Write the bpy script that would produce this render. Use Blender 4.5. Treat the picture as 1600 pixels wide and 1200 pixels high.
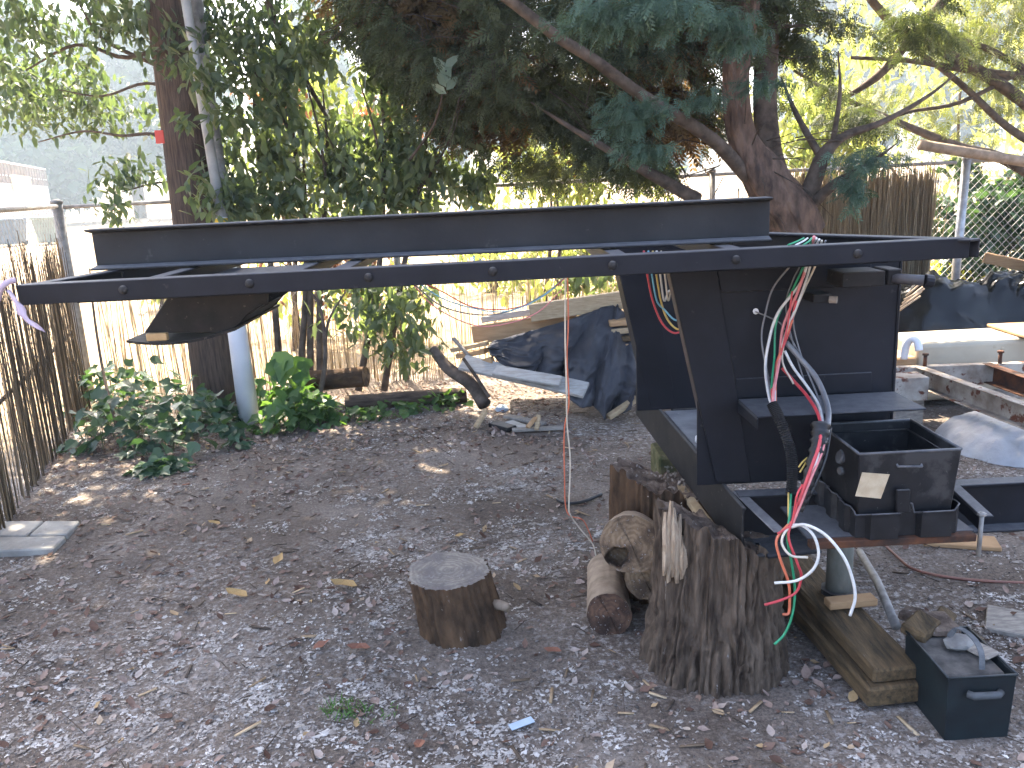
import bpy, bmesh, math, random
import numpy as np
from mathutils import Vector, Matrix, Euler

for _o in list(bpy.data.objects):
    bpy.data.objects.remove(_o, do_unlink=True)
SC = bpy.context.scene
COL = SC.collection
random.seed(7)
rng = np.random.default_rng(11)

# ------------------------------------------------------------------ camera
EYE = 1.6
FPX = 1300.0                       # focal length in pixels of the 1600 px wide photograph
PITCH = math.atan(315 / FPX)
ROLL = math.atan(0.05)
cp, sp = math.cos(PITCH), math.sin(PITCH)
_F = Vector((0, cp, -sp)); _U = Vector((0, sp, cp)); _R = Vector((1, 0, 0))
CX = math.cos(ROLL) * _R - math.sin(ROLL) * _U
CY = math.sin(ROLL) * _R + math.cos(ROLL) * _U
cam = bpy.data.cameras.new('camera')
cam.sensor_width = 36.0
cam.lens = 36.0 * FPX / 1600.0
cam.clip_start = 0.05
cam.clip_end = 2000
camo = bpy.data.objects.new('camera', cam)
COL.objects.link(camo)
M = Matrix.Identity(4)
for i in range(3):
    M[i][0] = CX[i]; M[i][1] = CY[i]; M[i][2] = -_F[i]
M[2][3] = EYE
camo.matrix_world = M
SC.camera = camo

# ------------------------------------------------------------------ light
SUN_EL = math.radians(53)
SUN_AZ = math.radians(-18)         # measured from +Y, negative = to the left
w = bpy.data.worlds.new('World')
SC.world = w
w.use_nodes = True
nt = w.node_tree
nt.nodes.clear()
sky = nt.nodes.new('ShaderNodeTexSky')
sky.sky_type = 'NISHITA'
sky.sun_disc = False
sky.sun_elevation = SUN_EL
sky.sun_rotation = SUN_AZ
sky.air_density = 0.7
sky.dust_density = 5.0
sky.ozone_density = 0.6
bg = nt.nodes.new('ShaderNodeBackground')
bg.inputs['Strength'].default_value = 0.15
wo = nt.nodes.new('ShaderNodeOutputWorld')
nt.links.new(sky.outputs[0], bg.inputs[0])
nt.links.new(bg.outputs[0], wo.inputs[0])
sl = bpy.data.lights.new('sun', 'SUN')
sl.energy = 3.8
sl.angle = math.radians(0.55)
sl.color = (1.0, 0.88, 0.70)
so = bpy.data.objects.new('sun', sl)
COL.objects.link(so)
sdir = Vector((math.sin(SUN_AZ) * math.cos(SUN_EL), math.cos(SUN_AZ) * math.cos(SUN_EL), math.sin(SUN_EL)))
so.rotation_euler = (-sdir).to_track_quat('-Z', 'Y').to_euler()
so.location = (-6, 12, 14)

vs = SC.view_settings
vs.view_transform = 'Standard'
vs.look = 'None'
vs.gamma = 1.0
vs.use_curve_mapping = False
vs.exposure = 3.15
SC.cycles.max_bounces = 6
SC.cycles.diffuse_bounces = 3
SC.cycles.glossy_bounces = 2
SC.cycles.transmission_bounces = 3
SC.cycles.transparent_max_bounces = 4
SC.cycles.volume_bounces = 0
SC.cycles.use_denoising = True
SC.cycles.use_adaptive_sampling = True

# ------------------------------------------------------------------ pixel to world (1600x1200 photograph)
def ray(x, y):
    return _F + CX * ((x - 800) / FPX) + CY * ((600 - y) / FPX)
def P(x, y, Y):
    d = ray(x, y); return Vector((0, 0, EYE)) + d * (Y / d.y)
def G(x, y, z=0.0):
    d = ray(x, y); return Vector((0, 0, EYE)) + d * ((z - EYE) / d.z)

# ------------------------------------------------------------------ noise
def _h(ix, iy, s):
    n = (ix.astype(np.int64) * 374761393 + iy.astype(np.int64) * 668265263 + s * 1442695041) & 0xffffffff
    n = ((n ^ (n >> 13)) * 1274126177) & 0xffffffff
    return ((n ^ (n >> 16)) & 0xffff) / 65535.0
def vnoise(x, y, s=0):
    x = np.asarray(x, float); y = np.asarray(y, float)
    ix = np.floor(x); iy = np.floor(y); fx = x - ix; fy = y - iy
    fx = fx * fx * (3 - 2 * fx); fy = fy * fy * (3 - 2 * fy)
    a = _h(ix, iy, s); b = _h(ix + 1, iy, s); c = _h(ix, iy + 1, s); d = _h(ix + 1, iy + 1, s)
    return (a * (1 - fx) + b * fx) * (1 - fy) + (c * (1 - fx) + d * fx) * fy
def fbm(x, y, s=0, o=4):
    t = 0; a = .5; x = np.asarray(x, float); y = np.asarray(y, float)
    for k in range(o):
        t = t + a * vnoise(x, y, s + k * 17); a *= .5; x = x * 2.03; y = y * 2.03
    return t

# ------------------------------------------------------------------ mesh helpers
class MB:
    def __init__(s): s.v = []; s.f = []
    def add(s, vs_, fs):
        n = len(s.v); s.v += [tuple(v) for v in vs_]; s.f += [tuple(i + n for i in f) for f in fs]; return s
    def box(s, lo, hi):
        x0, y0, z0 = lo; x1, y1, z1 = hi
        return s.add([(x0,y0,z0),(x1,y0,z0),(x1,y1,z0),(x0,y1,z0),(x0,y0,z1),(x1,y0,z1),(x1,y1,z1),(x0,y1,z1)],
                     [(3,2,1,0),(4,5,6,7),(0,1,5,4),(1,2,6,5),(2,3,7,6),(3,0,4,7)])
    def obox(s, p1, p2, wid, thk, up=(0,0,1)):
        """box along p1->p2, 'wid' across, 'thk' along up"""
        p1 = Vector(p1); p2 = Vector(p2); d = (p2 - p1).normalized(); up = Vector(up)
        sd = d.cross(up).normalized(); u = sd.cross(d).normalized()
        vv = []
        for p in (p1, p2):
            for a, b in ((-1,-1),(1,-1),(1,1),(-1,1)):
                vv.append(p + sd * (a * wid / 2) + u * (b * thk / 2))
        return s.add(vv, [(3,2,1,0),(4,5,6,7),(0,1,5,4),(1,2,6,5),(2,3,7,6),(3,0,4,7)])
    def prism(s, poly, off):
        """polygon (list of Vector) extruded by off"""
        n = len(poly); off = Vector(off)
        a = [Vector(p) for p in poly]; b = [p + off for p in a]
        nrm = Vector((0,0,0))
        for i in range(n): nrm += a[i].cross(a[(i+1) % n])
        fl = nrm.dot(off) > 0
        fs = []
        fs.append(tuple(range(n))[::-1] if fl else tuple(range(n)))
        fs.append(tuple(range(n, 2*n)) if fl else tuple(range(n, 2*n))[::-1])
        for i in range(n):
            j = (i+1) % n
            fs.append((i, j, n+j, n+i) if fl else (j, i, n+i, n+j))
        return s.add(a + b, fs)
    def tube(s, pts, rad, n=8, cap=True):
        pts = [Vector(p) for p in pts]; m = len(pts)
        if not hasattr(rad, '__len__'): rad = [rad] * m
        t0 = (pts[1] - pts[0]).normalized()
        ref = Vector((0,0,1)) if abs(t0.z) < .9 else Vector((1,0,0))
        u = t0.cross(ref).normalized(); base = len(s.v); vv = []
        for i in range(m):
            t = (pts[min(i+1, m-1)] - pts[max(i-1, 0)])
            if t.length < 1e-9: t = t0
            t.normalize()
            u = (u - t * u.dot(t))
            if u.length < 1e-6: u = t.orthogonal()
            u.normalize(); v = t.cross(u)
            for k in range(n):
                a = 2 * math.pi * k / n
                vv.append(pts[i] + (u * math.cos(a) + v * math.sin(a)) * rad[i])
        fs = []
        for i in range(m-1):
            for k in range(n):
                k2 = (k+1) % n
                fs.append((i*n+k, i*n+k2, (i+1)*n+k2, (i+1)*n+k))
        if cap:
            fs.append(tuple(range(n))[::-1]); fs.append(tuple((m-1)*n + k for k in range(n)))
        return s.add(vv, fs)
    def build(s, name, m, parent=None, smooth=False, bevel=0.0, loc=None):
        me = bpy.data.meshes.new(name)
        me.from_pydata(s.v, [], s.f)
        if smooth: me.polygons.foreach_set('use_smooth', [True] * len(me.polygons))
        me.update()
        o = bpy.data.objects.new(name, me); COL.objects.link(o)
        me.materials.append(m)
        if bevel:
            b = o.modifiers.new('bevel', 'BEVEL'); b.width = bevel; b.segments = 1; b.limit_method = 'ANGLE'; b.angle_limit = .6
        if parent is not None: child(o, parent)
        return o

def wmat(o):
    return o.matrix_basis.copy() if o.parent is None else wmat(o.parent) @ o.matrix_parent_inverse @ o.matrix_basis
def child(o, parent):
    o.parent = parent
    o.matrix_parent_inverse = wmat(parent).inverted()
def np_obj(name, V, Fc, m, parent=None, smooth=False, rnd=None):
    """V (n,3), Fc (m,k) arrays -> object; rnd = per-vertex float attribute"""
    me = bpy.data.meshes.new(name)
    V = np.ascontiguousarray(V, np.float32); Fc = np.ascontiguousarray(Fc, np.int32)
    k = Fc.shape[1]
    me.vertices.add(len(V)); me.vertices.foreach_set('co', V.ravel())
    me.loops.add(Fc.size); me.loops.foreach_set('vertex_index', Fc.ravel())
    me.polygons.add(len(Fc)); me.polygons.foreach_set('loop_start', np.arange(0, Fc.size, k, dtype=np.int32))
    if smooth: me.polygons.foreach_set('use_smooth', np.ones(len(Fc), bool))
    if rnd is not None:
        at = me.attributes.new('rnd', 'FLOAT', 'POINT'); at.data.foreach_set('value', np.ascontiguousarray(rnd, np.float32))
    me.update(calc_edges=True)
    me.materials.append(m)
    o = bpy.data.objects.new(name, me); COL.objects.link(o)
    if parent is not None: child(o, parent)
    return o
def tag(o, label=None, cat=None, group=None, kind=None):
    if label: o['label'] = label
    if cat: o['category'] = cat
    if group: o['group'] = group
    if kind: o['kind'] = kind
    elif label and cat: o['kind'] = 'thing'
    return o
def thing(name, loc, label, cat, group=None):
    o = bpy.data.objects.new(name, None); o.empty_display_size = .1
    COL.objects.link(o); o.location = Vector(loc); o.matrix_basis = Matrix.Translation(Vector(loc))
    return tag(o, label, cat, group)
def spline(pts, n=8):
    pts = [Vector(p) for p in pts]
    if len(pts) < 3: return pts
    q = [pts[0]*2 - pts[1]] + pts + [pts[-1]*2 - pts[-2]]; out = []
    for i in range(1, len(q)-2):
        for k in range(n):
            t = k / n; a, b, c, d = q[i-1], q[i], q[i+1], q[i+2]
            out.append(.5 * ((2*b) + (c-a)*t + (2*a-5*b+4*c-d)*t*t + (3*b-a-3*c+d)*t**3))
    out.append(pts[-1]); return out

# ------------------------------------------------------------------ materials
def _new(name):
    m = bpy.data.materials.new(name); m.use_nodes = True
    t = m.node_tree; b = t.nodes['Principled BSDF']; return m, t, b
def _noise(t, scale, detail=6, rough=.6, vec=None):
    n = t.nodes.new('ShaderNodeTexNoise'); n.inputs['Scale'].default_value = scale
    n.inputs['Detail'].default_value = detail; n.inputs['Roughness'].default_value = rough
    if vec is not None: t.links.new(vec, n.inputs['Vector'])
    return n.outputs['Fac']
def _ramp(t, fac, stops):
    r = t.nodes.new('ShaderNodeValToRGB'); e = r.color_ramp.elements
    while len(e) > len(stops): e.remove(e[-1])
    while len(e) < len(stops): e.new(1)
    for el, (p, c) in zip(e, stops): el.position = p; el.color = (*c, 1)
    t.links.new(fac, r.inputs[0]); return r.outputs[0]
def _mix(t, fac, a, b, mode='MIX'):
    n = t.nodes.new('ShaderNodeMix'); n.data_type = 'RGBA'; n.blend_type = mode
    for i, v in ((0, fac), (6, a), (7, b)):
        if isinstance(v, (int, float)): n.inputs[i].default_value = v
        elif isinstance(v, tuple): n.inputs[i].default_value = (*v, 1)
        else: t.links.new(v, n.inputs[i])
    return n.outputs[2]
def _map(t, scale=(1,1,1), coord='Object'):
    c = t.nodes.new('ShaderNodeTexCoord'); mp = t.nodes.new('ShaderNodeMapping')
    mp.inputs['Scale'].default_value = scale; t.links.new(c.outputs[coord], mp.inputs[0]); return mp.outputs[0]
def _bump(t, b, h, strength=.5, dist=.01):
    n = t.nodes.new('ShaderNodeBump'); n.inputs['Strength'].default_value = strength; n.inputs['Distance'].default_value = dist
    t.links.new(h, n.inputs['Height']); t.links.new(n.outputs[0], b.inputs['Normal'])
def mat(name, c1, c2=None, scale=8, rough=.7, spec=.3, stretch=(1,1,1), bump=.3, bdist=.004, bscale=None, lo=.35, hi=.65, spots=None, metal=0.0, dust=None):
    m, t, b = _new(name)
    v = _map(t, stretch); c2 = c2 or tuple(x * .6 for x in c1)
    n1 = _noise(t, scale, vec=v)
    col = _ramp(t, n1, [(lo, c2), (hi, c1)])
    if spots:                                   # (colour, scale, threshold)
        for (sc_, ss, th) in ([spots] if isinstance(spots, tuple) else spots):
            k = _ramp(t, _noise(t, ss, 5, .65, v), [(th, (0,0,0)), (th + .06, (1,1,1))])
            col = _mix(t, k, col, sc_)
    if dust:                                    # settled dust on faces that look up
        g = t.nodes.new('ShaderNodeNewGeometry'); s_ = t.nodes.new('ShaderNodeSeparateXYZ'); t.links.new(g.outputs['Normal'], s_.inputs[0])
        k = _ramp(t, s_.outputs[2], [(.55, (0,0,0)), (.95, (1,1,1))])
        k2 = _mix(t, 1.0, k, _ramp(t, _noise(t, 30, 6, .7, v), [(.2, (.35,)*3), (.7, (1,)*3)]), 'MULTIPLY')
        col = _mix(t, k2, col, dust)
    t.links.new(col, b.inputs['Base Color'])
    b.inputs['Roughness'].default_value = rough; b.inputs['Specular IOR Level'].default_value = spec; b.inputs['Metallic'].default_value = metal
    if bump: _bump(t, b, _noise(t, bscale or scale * 3, 8, .65, v), bump, bdist)
    return m
def leafmat(name, c1, c2, trans=.45, rough=.5, spec=.4, tcol=None):
    m, t, b = _new(name)
    a = t.nodes.new('ShaderNodeAttribute'); a.attribute_name = 'rnd'
    oi = t.nodes.new('ShaderNodeObjectInfo')
    add = t.nodes.new('ShaderNodeMath'); add.operation = 'ADD'
    t.links.new(a.outputs['Fac'], add.inputs[0]); t.links.new(oi.outputs['Random'], add.inputs[1])
    fr = t.nodes.new('ShaderNodeMath'); fr.operation = 'FRACT'; t.links.new(add.outputs[0], fr.inputs[0])
    col = _ramp(t, fr.outputs[0], [(0, c2), (1, c1)])
    t.links.new(col, b.inputs['Base Color']); b.inputs['Roughness'].default_value = rough; b.inputs['Specular IOR Level'].default_value = spec
    tr = t.nodes.new('ShaderNodeBsdfTranslucent')
    t.links.new(_mix(t, 1.0, col, tcol or (1.6, 1.7, .7), 'MULTIPLY'), tr.inputs[0])
    ms = t.nodes.new('ShaderNodeMixShader'); ms.inputs[0].default_value = trans
    t.links.new(b.outputs[0], ms.inputs[1]); t.links.new(tr.outputs[0], ms.inputs[2])
    t.links.new(ms.outputs[0], t.nodes['Material Output'].inputs[0])
    return m
def rndmat(name, stops, rough=.9, spec=.2, trans=0.0):
    """colour chosen per scattered piece from the rnd attribute"""
    m, t, b = _new(name)
    a = t.nodes.new('ShaderNodeAttribute'); a.attribute_name = 'rnd'
    col = _ramp(t, a.outputs['Fac'], stops)
    col = _mix(t, .5, col, _ramp(t, _noise(t, 90, 4, .6, _map(t)), [(.3, (.55,)*3), (.7, (1.2,)*3)]), 'MULTIPLY')
    t.links.new(col, b.inputs['Base Color']); b.inputs['Roughness'].default_value = rough; b.inputs['Specular IOR Level'].default_value = spec
    if trans:
        tr = t.nodes.new('ShaderNodeBsdfTranslucent'); t.links.new(col, tr.inputs[0])
        ms = t.nodes.new('ShaderNodeMixShader'); ms.inputs[0].default_value = trans
        t.links.new(b.outputs[0], ms.inputs[1]); t.links.new(tr.outputs[0], ms.inputs[2])
        t.links.new(ms.outputs[0], t.nodes['Material Output'].inputs[0])
    return m
def ringmat(name, c1, c2, dark):
    """sawn end grain; object coordinates with z along the log"""
    m, t, b = _new(name)
    v = _map(t)
    wv = t.nodes.new('ShaderNodeTexWave'); wv.wave_type = 'RINGS'; wv.rings_direction = 'Z'
    wv.inputs['Scale'].default_value = 17; wv.inputs['Distortion'].default_value = 8.0; wv.inputs['Detail'].default_value = 3; wv.inputs['Detail Scale'].default_value = 1.5
    t.links.new(v, wv.inputs['Vector'])
    col = _ramp(t, wv.outputs['Fac'], [(.2, c2), (.8, c1)])
    k = _ramp(t, _noise(t, 9, 6, .65, v), [(.42, (0,0,0)), (.6, (1,1,1))])
    col = _mix(t, k, col, dark)
    k = _ramp(t, _noise(t, 70, 4, .7, v), [(.6, (0,0,0)), (.68, (1,1,1))])
    col = _mix(t, k, col, (.30, .27, .25))
    t.links.new(col, b.inputs['Base Color']); b.inputs['Roughness'].default_value = .9; b.inputs['Specular IOR Level'].default_value = .15
    _bump(t, b, _noise(t, 60, 8, .7, v), .7, .006)
    return m
def wire_mat(name, c): return mat(name, c, tuple(x * .75 for x in c), 40, .42, .5, bump=0)

STEEL = mat('black painted steel', (.0115, .0128, .0175), (.007, .0078, .0112), 6, .55, .18, bump=.22, bdist=.0012, bscale=160,
            spots=[((.035, .034, .033), 22, .67)], dust=(.125, .125, .13))
STEELD = mat('dark weathered steel', (.024, .022, .021), (.011, .011, .012), 12, .65, .2, bump=.3, bdist=.0015, bscale=120,
             spots=[((.10, .085, .075), 45, .64)], dust=(.10, .095, .09))
RUST = mat('rusty steel', (.105, .042, .020), (.026, .019, .016), 14, .85, .2, bump=.6, bdist=.002)
RUSTW = mat('old painted channel steel', (.36, .33, .28), (.17, .13, .10), 7, .75, .25, bump=.4, spots=[((.10, .035, .018), 11, .56), ((.02, .018, .018), 5, .62)])
GALV = mat('galvanised steel', (.42, .42, .42), (.27, .27, .27), 20, .45, .5, metal=.5, bump=.15)
GALVD = mat('weathered galvanised pipe', (.30, .29, .27), (.16, .15, .14), 18, .6, .4, metal=.25, bump=.25)
ZINC = mat('zinc plate', (.30, .32, .34), (.2, .21, .23), 12, .5, .4, bump=.2, metal=.3)
BLKPL = mat('black battery box plastic', (.013, .0135, .0155), (.007, .007, .008), 16, .45, .30, bump=.25, bdist=.002, spots=[((.14, .13, .12), 55, .66), ((.035, .034, .034), 7, .56)], dust=(.075, .073, .072))
BATTG = mat('dark green grey battery plastic', (.013, .021, .023), (.008, .011, .013), 10, .5, .3, bump=.2, bdist=.002, spots=[((.10, .12, .13), 40, .70)], dust=(.06, .06, .06))
STICK = mat('cream paper sticker', (.50, .41, .28), (.40, .31, .20), 30, .7, .3, bump=.1, spots=((.24, .2, .15), 90, .7))
WOODPALE = mat('dirty sawn pine', (.42, .32, .195), (.29, .205, .115), 5, .75, .25, (3, 3, 22), bump=.3)
WOODGREY = mat('weathered grey board', (.30, .27, .23), (.17, .15, .13), 5, .85, .15, (4, 12, 12), bump=.5)
WOODWHITE = mat('peeling white painted board', (.44, .42, .385), (.31, .285, .25), 6, .7, .3, (2, 8, 8), bump=.4, spots=((.30, .24, .18), 14, .63))
WOODTAN = mat('tan plywood board', (.40, .25, .13), (.30, .18, .09), 4, .8, .2, (2, 2, 14), bump=.2)
TIMBER = mat('damp brown timber', (.145, .095, .048), (.05, .036, .021), 6, .85, .2, (10, 1.2, 10), bump=.7, bdist=.006, spots=((.22, .20, .17), 30, .66))
BARK = mat('furrowed grey bark', (.14, .103, .074), (.038, .027, .020), 16, .95, .1, (1.6, 1.6, .35), bump=1.0, bdist=.014, bscale=22, spots=[((.26, .24, .22), 26, .66)])
BARKBR = mat('brown damp bark', (.11, .066, .038), (.03, .021, .015), 12, .95, .1, (1, 1, .5), bump=1.0, bdist=.010, bscale=26, spots=((.23, .2, .18), 34, .67))
BARKLOG = mat('smooth tan log bark', (.32, .25, .185), (.19, .145, .105), 14, .9, .15, bump=.6, bdist=.005)
TRUNKC = mat('reddish cypress bark', (.20, .132, .096), (.055, .039, .032), 7, .95, .1, (2.2, 2.2, .6), bump=1.0, bdist=.02, bscale=16)
BRANCH = mat('grey brown branch bark', (.13, .10, .078), (.055, .043, .034), 12, .95, .1, bump=.6, bdist=.006)
POLEW = mat('creosoted pole wood', (.105, .076, .058), (.042, .031, .026), 7, .9, .15, (9, 9, .8), bump=.8, bdist=.008)
END = ringmat('sawn end grain', (.25, .175, .11), (.185, .125, .075), (.07, .048, .033))
ENDR = ringmat('red brown end grain', (.14, .078, .050), (.10, .058, .038), (.035, .023, .018))
ENDTOP = ringmat('dusty stump top', (.30, .265, .22), (.22, .19, .155), (.15, .13, .12))
ROT = mat('crumbling rotten wood', (.22, .165, .125), (.07, .05, .04), 16, .95, .1, bump=1.0, bdist=.016, bscale=40, spots=[((.34, .31, .28), 55, .62)])
SPLINT = mat('pale split wood', (.42, .33, .235), (.25, .18, .12), 7, .9, .15, (14, 14, 1.6), bump=.8, bdist=.005)
MOSSY = mat('mossy wood block', (.15, .13, .07), (.06, .065, .03), 16, .95, .1, bump=.8, bdist=.006, spots=((.26, .25, .2), 30, .62))
TARP = mat('dark woven tarp', (.052, .052, .058), (.033, .033, .038), 4, .6, .35, bump=.3, bdist=.002, bscale=60, spots=((.075, .07, .07), 12, .66))
BLKFILM = mat('black plastic film', (.006, .0065, .0065), (.004, .004, .004), 6, .16, .24, bump=.7, bdist=.012, bscale=9)
GREYFILM = mat('grey plastic sheet', (.38, .38, .385), (.26, .26, .265), 5, .5, .4, bump=.6, bdist=.01, spots=((.2, .19, .18), 8, .63))
TANK = mat('yellowed white tank', (.42, .375, .285), (.33, .28, .20), 3, .45, .45, bump=.1, spots=((.3, .25, .17), 9, .68))
WHITEP = mat('white pvc', (.64, .65, .67), (.56, .57, .6), 5, .4, .5, bump=.05)
YELLOW = mat('yellow marker band', (.70, .47, .02), (.6, .38, .02), 9, .5, .4, bump=.05)
STONE = mat('flat paving stone', (.38, .36, .32), (.25, .235, .21), 8, .85, .2, bump=.5, bdist=.006, spots=((.5, .48, .45), 26, .66))
REED = rndmat('dry reed', [(0, (.06, .042, .026)), (.5, (.16, .115, .07)), (1, (.34, .25, .15))], .8, .2, .25)
REEDB = rndmat('sunlit bleached reed', [(0, (.34, .27, .18)), (.5, (.50, .41, .29)), (1, (.62, .53, .40))], .8, .2, .5)  # bleached tone paled further to carry the sun glare on the back fence
REEDR = rndmat('brown reed', [(0, (.19, .135, .08)), (.5, (.33, .25, .15)), (1, (.48, .385, .25))], .8, .2, .4)
RIBBON = mat('faded pink cloth strip', (.50, .40, .45), (.40, .31, .36), 12, .9, .1, bump=.4)
BLUEPL = mat('pale blue plastic scrap', (.36, .44, .52), (.28, .36, .45), 12, .45, .4, bump=.1)
BLDG = mat('white building wall', (.68, .66, .62), (.60, .58, .55), 1, .8, .2, bump=.1)
BLDW = mat('brown stained railing', (.12, .08, .06), (.08, .055, .04), 4, .8, .2, bump=.1)
BLDY = mat('yellowed signboard', (.66, .56, .34), (.58, .48, .28), 2, .8, .2, bump=.1)
BINB = mat('blue grey bin plastic', (.11, .15, .19), (.08, .11, .14), 3, .5, .4, bump=.05)
BING = mat('grey green bin plastic', (.24, .29, .24), (.18, .22, .18), 3, .5, .4, bump=.05)
W_ = {k: wire_mat(k + ' wire insulation', c) for k, c in dict(red=(.52, .05, .06), white=(.62, .61, .58), green=(.02, .26, .12), orange=(.62, .16, .08),
      pink=(.62, .22, .22), grey=(.17, .17, .175), black=(.012, .012, .013), yellow=(.56, .40, .10), blue=(.15, .42, .55), brown=(.19, .075, .05), cream=(.58, .52, .42)).items()}
L_LAUREL = leafmat('laurel leaf', (.15, .18, .10), (.075, .105, .06), .45, .42, .5)
L_OAK = leafmat('grey green tree leaf', (.11, .145, .09), (.05, .075, .055), .38, .5, .45)
L_IVY = leafmat('ivy leaf', (.07, .125, .062), (.026, .058, .034), .25, .45, .45)
L_BRIGHT = leafmat('young green leaf', (.10, .175, .055), (.045, .095, .032), .42, .5, .4)
L_CON = leafmat('cypress spray', (.100, .115, .066), (.046, .058, .034), .36, .65, .25)
L_DEAD = leafmat('dry brown cypress twig', (.20, .15, .08), (.09, .068, .04), .42, .9, .1, (1.5, 1.2, .7))
L_YEL = leafmat('sunlit yellow green leaf', (.25, .255, .11), (.12, .15, .065), .5, .5, .3)  # yellow tone carries the backlight on foliage beyond the fence
L_FAR = leafmat('distant foliage', (.055, .092, .058), (.018, .036, .026), .25, .7, .2)
L_RED = leafmat('reddening leaf', (.20, .105, .06), (.12, .09, .045), .45, .5, .3, (1.5, .9, .7))
GRASS = leafmat('grass blade', (.10, .19, .05), (.055, .12, .03), .35, .6, .3)

# ground: dusty brown grey earth with pale fluff dust worked in
def ground_mat():
    m, t, b = _new('trodden dusty earth')
    v = _map(t)
    col = _ramp(t, _noise(t, 1.4, 8, .62, v), [(.30, (.084, .064, .050)), (.52, (.155, .125, .102)), (.72, (.25, .212, .18))])
    col = _mix(t, .9, col, _ramp(t, _noise(t, 75, 8, .8, v), [(.30, (.25,)*3), (.5, (.95,)*3), (.70, (1.9,)*3)]), 'MULTIPLY')
    k = _ramp(t, _noise(t, 34, 8, .78, v), [(.50, (0,0,0)), (.62, (1,1,1))])
    k = _mix(t, 1.0, k, _ramp(t, _noise(t, 1.1, 4, .6, v), [(.42, (0,0,0)), (.62, (.75,)*3)]), 'MULTIPLY')
    col = _mix(t, k, col, (.50, .475, .45))
    s_ = t.nodes.new('ShaderNodeSeparateXYZ'); t.links.new(v, s_.inputs[0])   # dry field outside the back fence
    kf = _ramp(t, s_.outputs[1], [(0.0, (0,0,0)), (1.0, (1,1,1))])
    mr = t.nodes.new('ShaderNodeMapRange'); mr.inputs[1].default_value = 7.0; mr.inputs[2].default_value = 7.6
    t.links.new(s_.outputs[1], mr.inputs[0])
    mx = t.nodes.new('ShaderNodeMapRange'); mx.inputs[1].default_value = -3.0; mx.inputs[2].default_value = -3.6
    t.links.new(s_.outputs[0], mx.inputs[0])
    mm = t.nodes.new('ShaderNodeMath'); mm.operation = 'MAXIMUM'; t.links.new(mr.outputs[0], mm.inputs[0]); t.links.new(mx.outputs[0], mm.inputs[1])
    field = _ramp(t, _noise(t, .6, 6, .6, v), [(.3, (.20, .145, .085)), (.7, (.33, .25, .155))])
    col = _mix(t, mm.outputs[0], col, field)
    t.links.new(col, b.inputs['Base Color']); b.inputs['Roughness'].default_value = .95; b.inputs['Specular IOR Level'].default_value = .12
    _bump(t, b, _noise(t, 85, 10, .75, v), .9, .014)
    return m
EARTH = ground_mat()

# ------------------------------------------------------------------ ground sheet
def axis(lo, hi, st, far):
    a = list(np.arange(lo, hi, st)); s_ = st; x = a[-1]
    up = []
    while x < far: s_ *= 1.35; x += s_; up.append(x)
    s_ = st; x = lo; dn = []
    while x > -far: s_ *= 1.35; x -= s_; dn.append(x)
    return np.array(dn[::-1] + a + up)
gx = axis(-3.9, 4.2, .03, 420); gy = axis(1.5, 7.6, .03, 420)
def gz(x, y):
    x = np.asarray(x, float); y = np.asarray(y, float)
    near = np.clip(1 - np.maximum(np.abs(x) - 4.5, 0) / 3, 0, 1) * np.clip(1 - np.maximum(y - 8, 0) / 3, 0, 1)
    z = .035 * (fbm(x * 1.6, y * 1.6, 3, 3) - .45) + .018 * (fbm(x * 9, y * 9, 5, 3) - .45)
    z += .09 * np.exp(-(((x + .62) / .55) ** 2 + ((y - 2.95) / .35) ** 2)) * .55     # low heap of litter left of the small stump
    return z * near
XX, YY = np.meshgrid(gx, gy)
ZZ = gz(XX, YY)
nx, ny = len(gx), len(gy)
ii = np.arange(nx * ny).reshape(ny, nx)
q = np.stack([ii[:-1, :-1], ii[:-1, 1:], ii[1:, 1:], ii[1:, :-1]], -1).reshape(-1, 4)
tag(np_obj('ground', np.stack([XX, YY, ZZ], -1).reshape(-1, 3), q, EARTH, smooth=True), kind='structure')
def gzf(x, y): return float(gz(x, y))

# ------------------------------------------------------------------ scattering of small faces (numpy)
def rot_from(nrm_ang, yaw, tilt, roll=None):
    """rotation matrices (n,3,3): yaw about z after tilt about x, roll about own y first"""
    n = len(yaw); cz, sz = np.cos(yaw), np.sin(yaw); cx_, sx = np.cos(tilt), np.sin(tilt)
    Rz = np.zeros((n,3,3)); Rz[:,0,0] = cz; Rz[:,0,1] = -sz; Rz[:,1,0] = sz; Rz[:,1,1] = cz; Rz[:,2,2] = 1
    Rx = np.zeros((n,3,3)); Rx[:,0,0] = 1; Rx[:,1,1] = cx_; Rx[:,1,2] = -sx; Rx[:,2,1] = sx; Rx[:,2,2] = cx_
    Rm = Rz @ Rx
    if roll is not None:
        cr, sr = np.cos(roll), np.sin(roll)
        Ry = np.zeros((n,3,3)); Ry[:,0,0] = cr; Ry[:,0,2] = sr; Ry[:,1,1] = 1; Ry[:,2,0] = -sr; Ry[:,2,2] = cr
        Rm = Rm @ Ry
    return Rm
def scatter(protoV, protoF, pos, Rm, scale):
    pv = np.asarray(protoV, float); pf = np.asarray(protoF, int); n = len(pos)
    sc = np.asarray(scale, float)
    if sc.ndim == 1: sc = sc[:, None, None]
    else: sc = sc[:, None, :]
    V = np.einsum('nij,nkj->nki', Rm, pv[None] * sc) + pos[:, None, :]
    Fc = pf[None] + (np.arange(n) * len(pv))[:, None, None]
    return V.reshape(-1, 3), Fc.reshape(-1, pf.shape[1])
LEAFV = [(0,0,0), (.20,.30,.045), (-.20,.30,.045), (0,.5,-.01), (.15,.70,.03), (-.15,.70,.03), (0,1,-.05)]
LEAFF = [(0,1,3), (0,3,2), (1,4,3), (3,5,2), (3,4,6), (3,6,5)]
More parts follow.
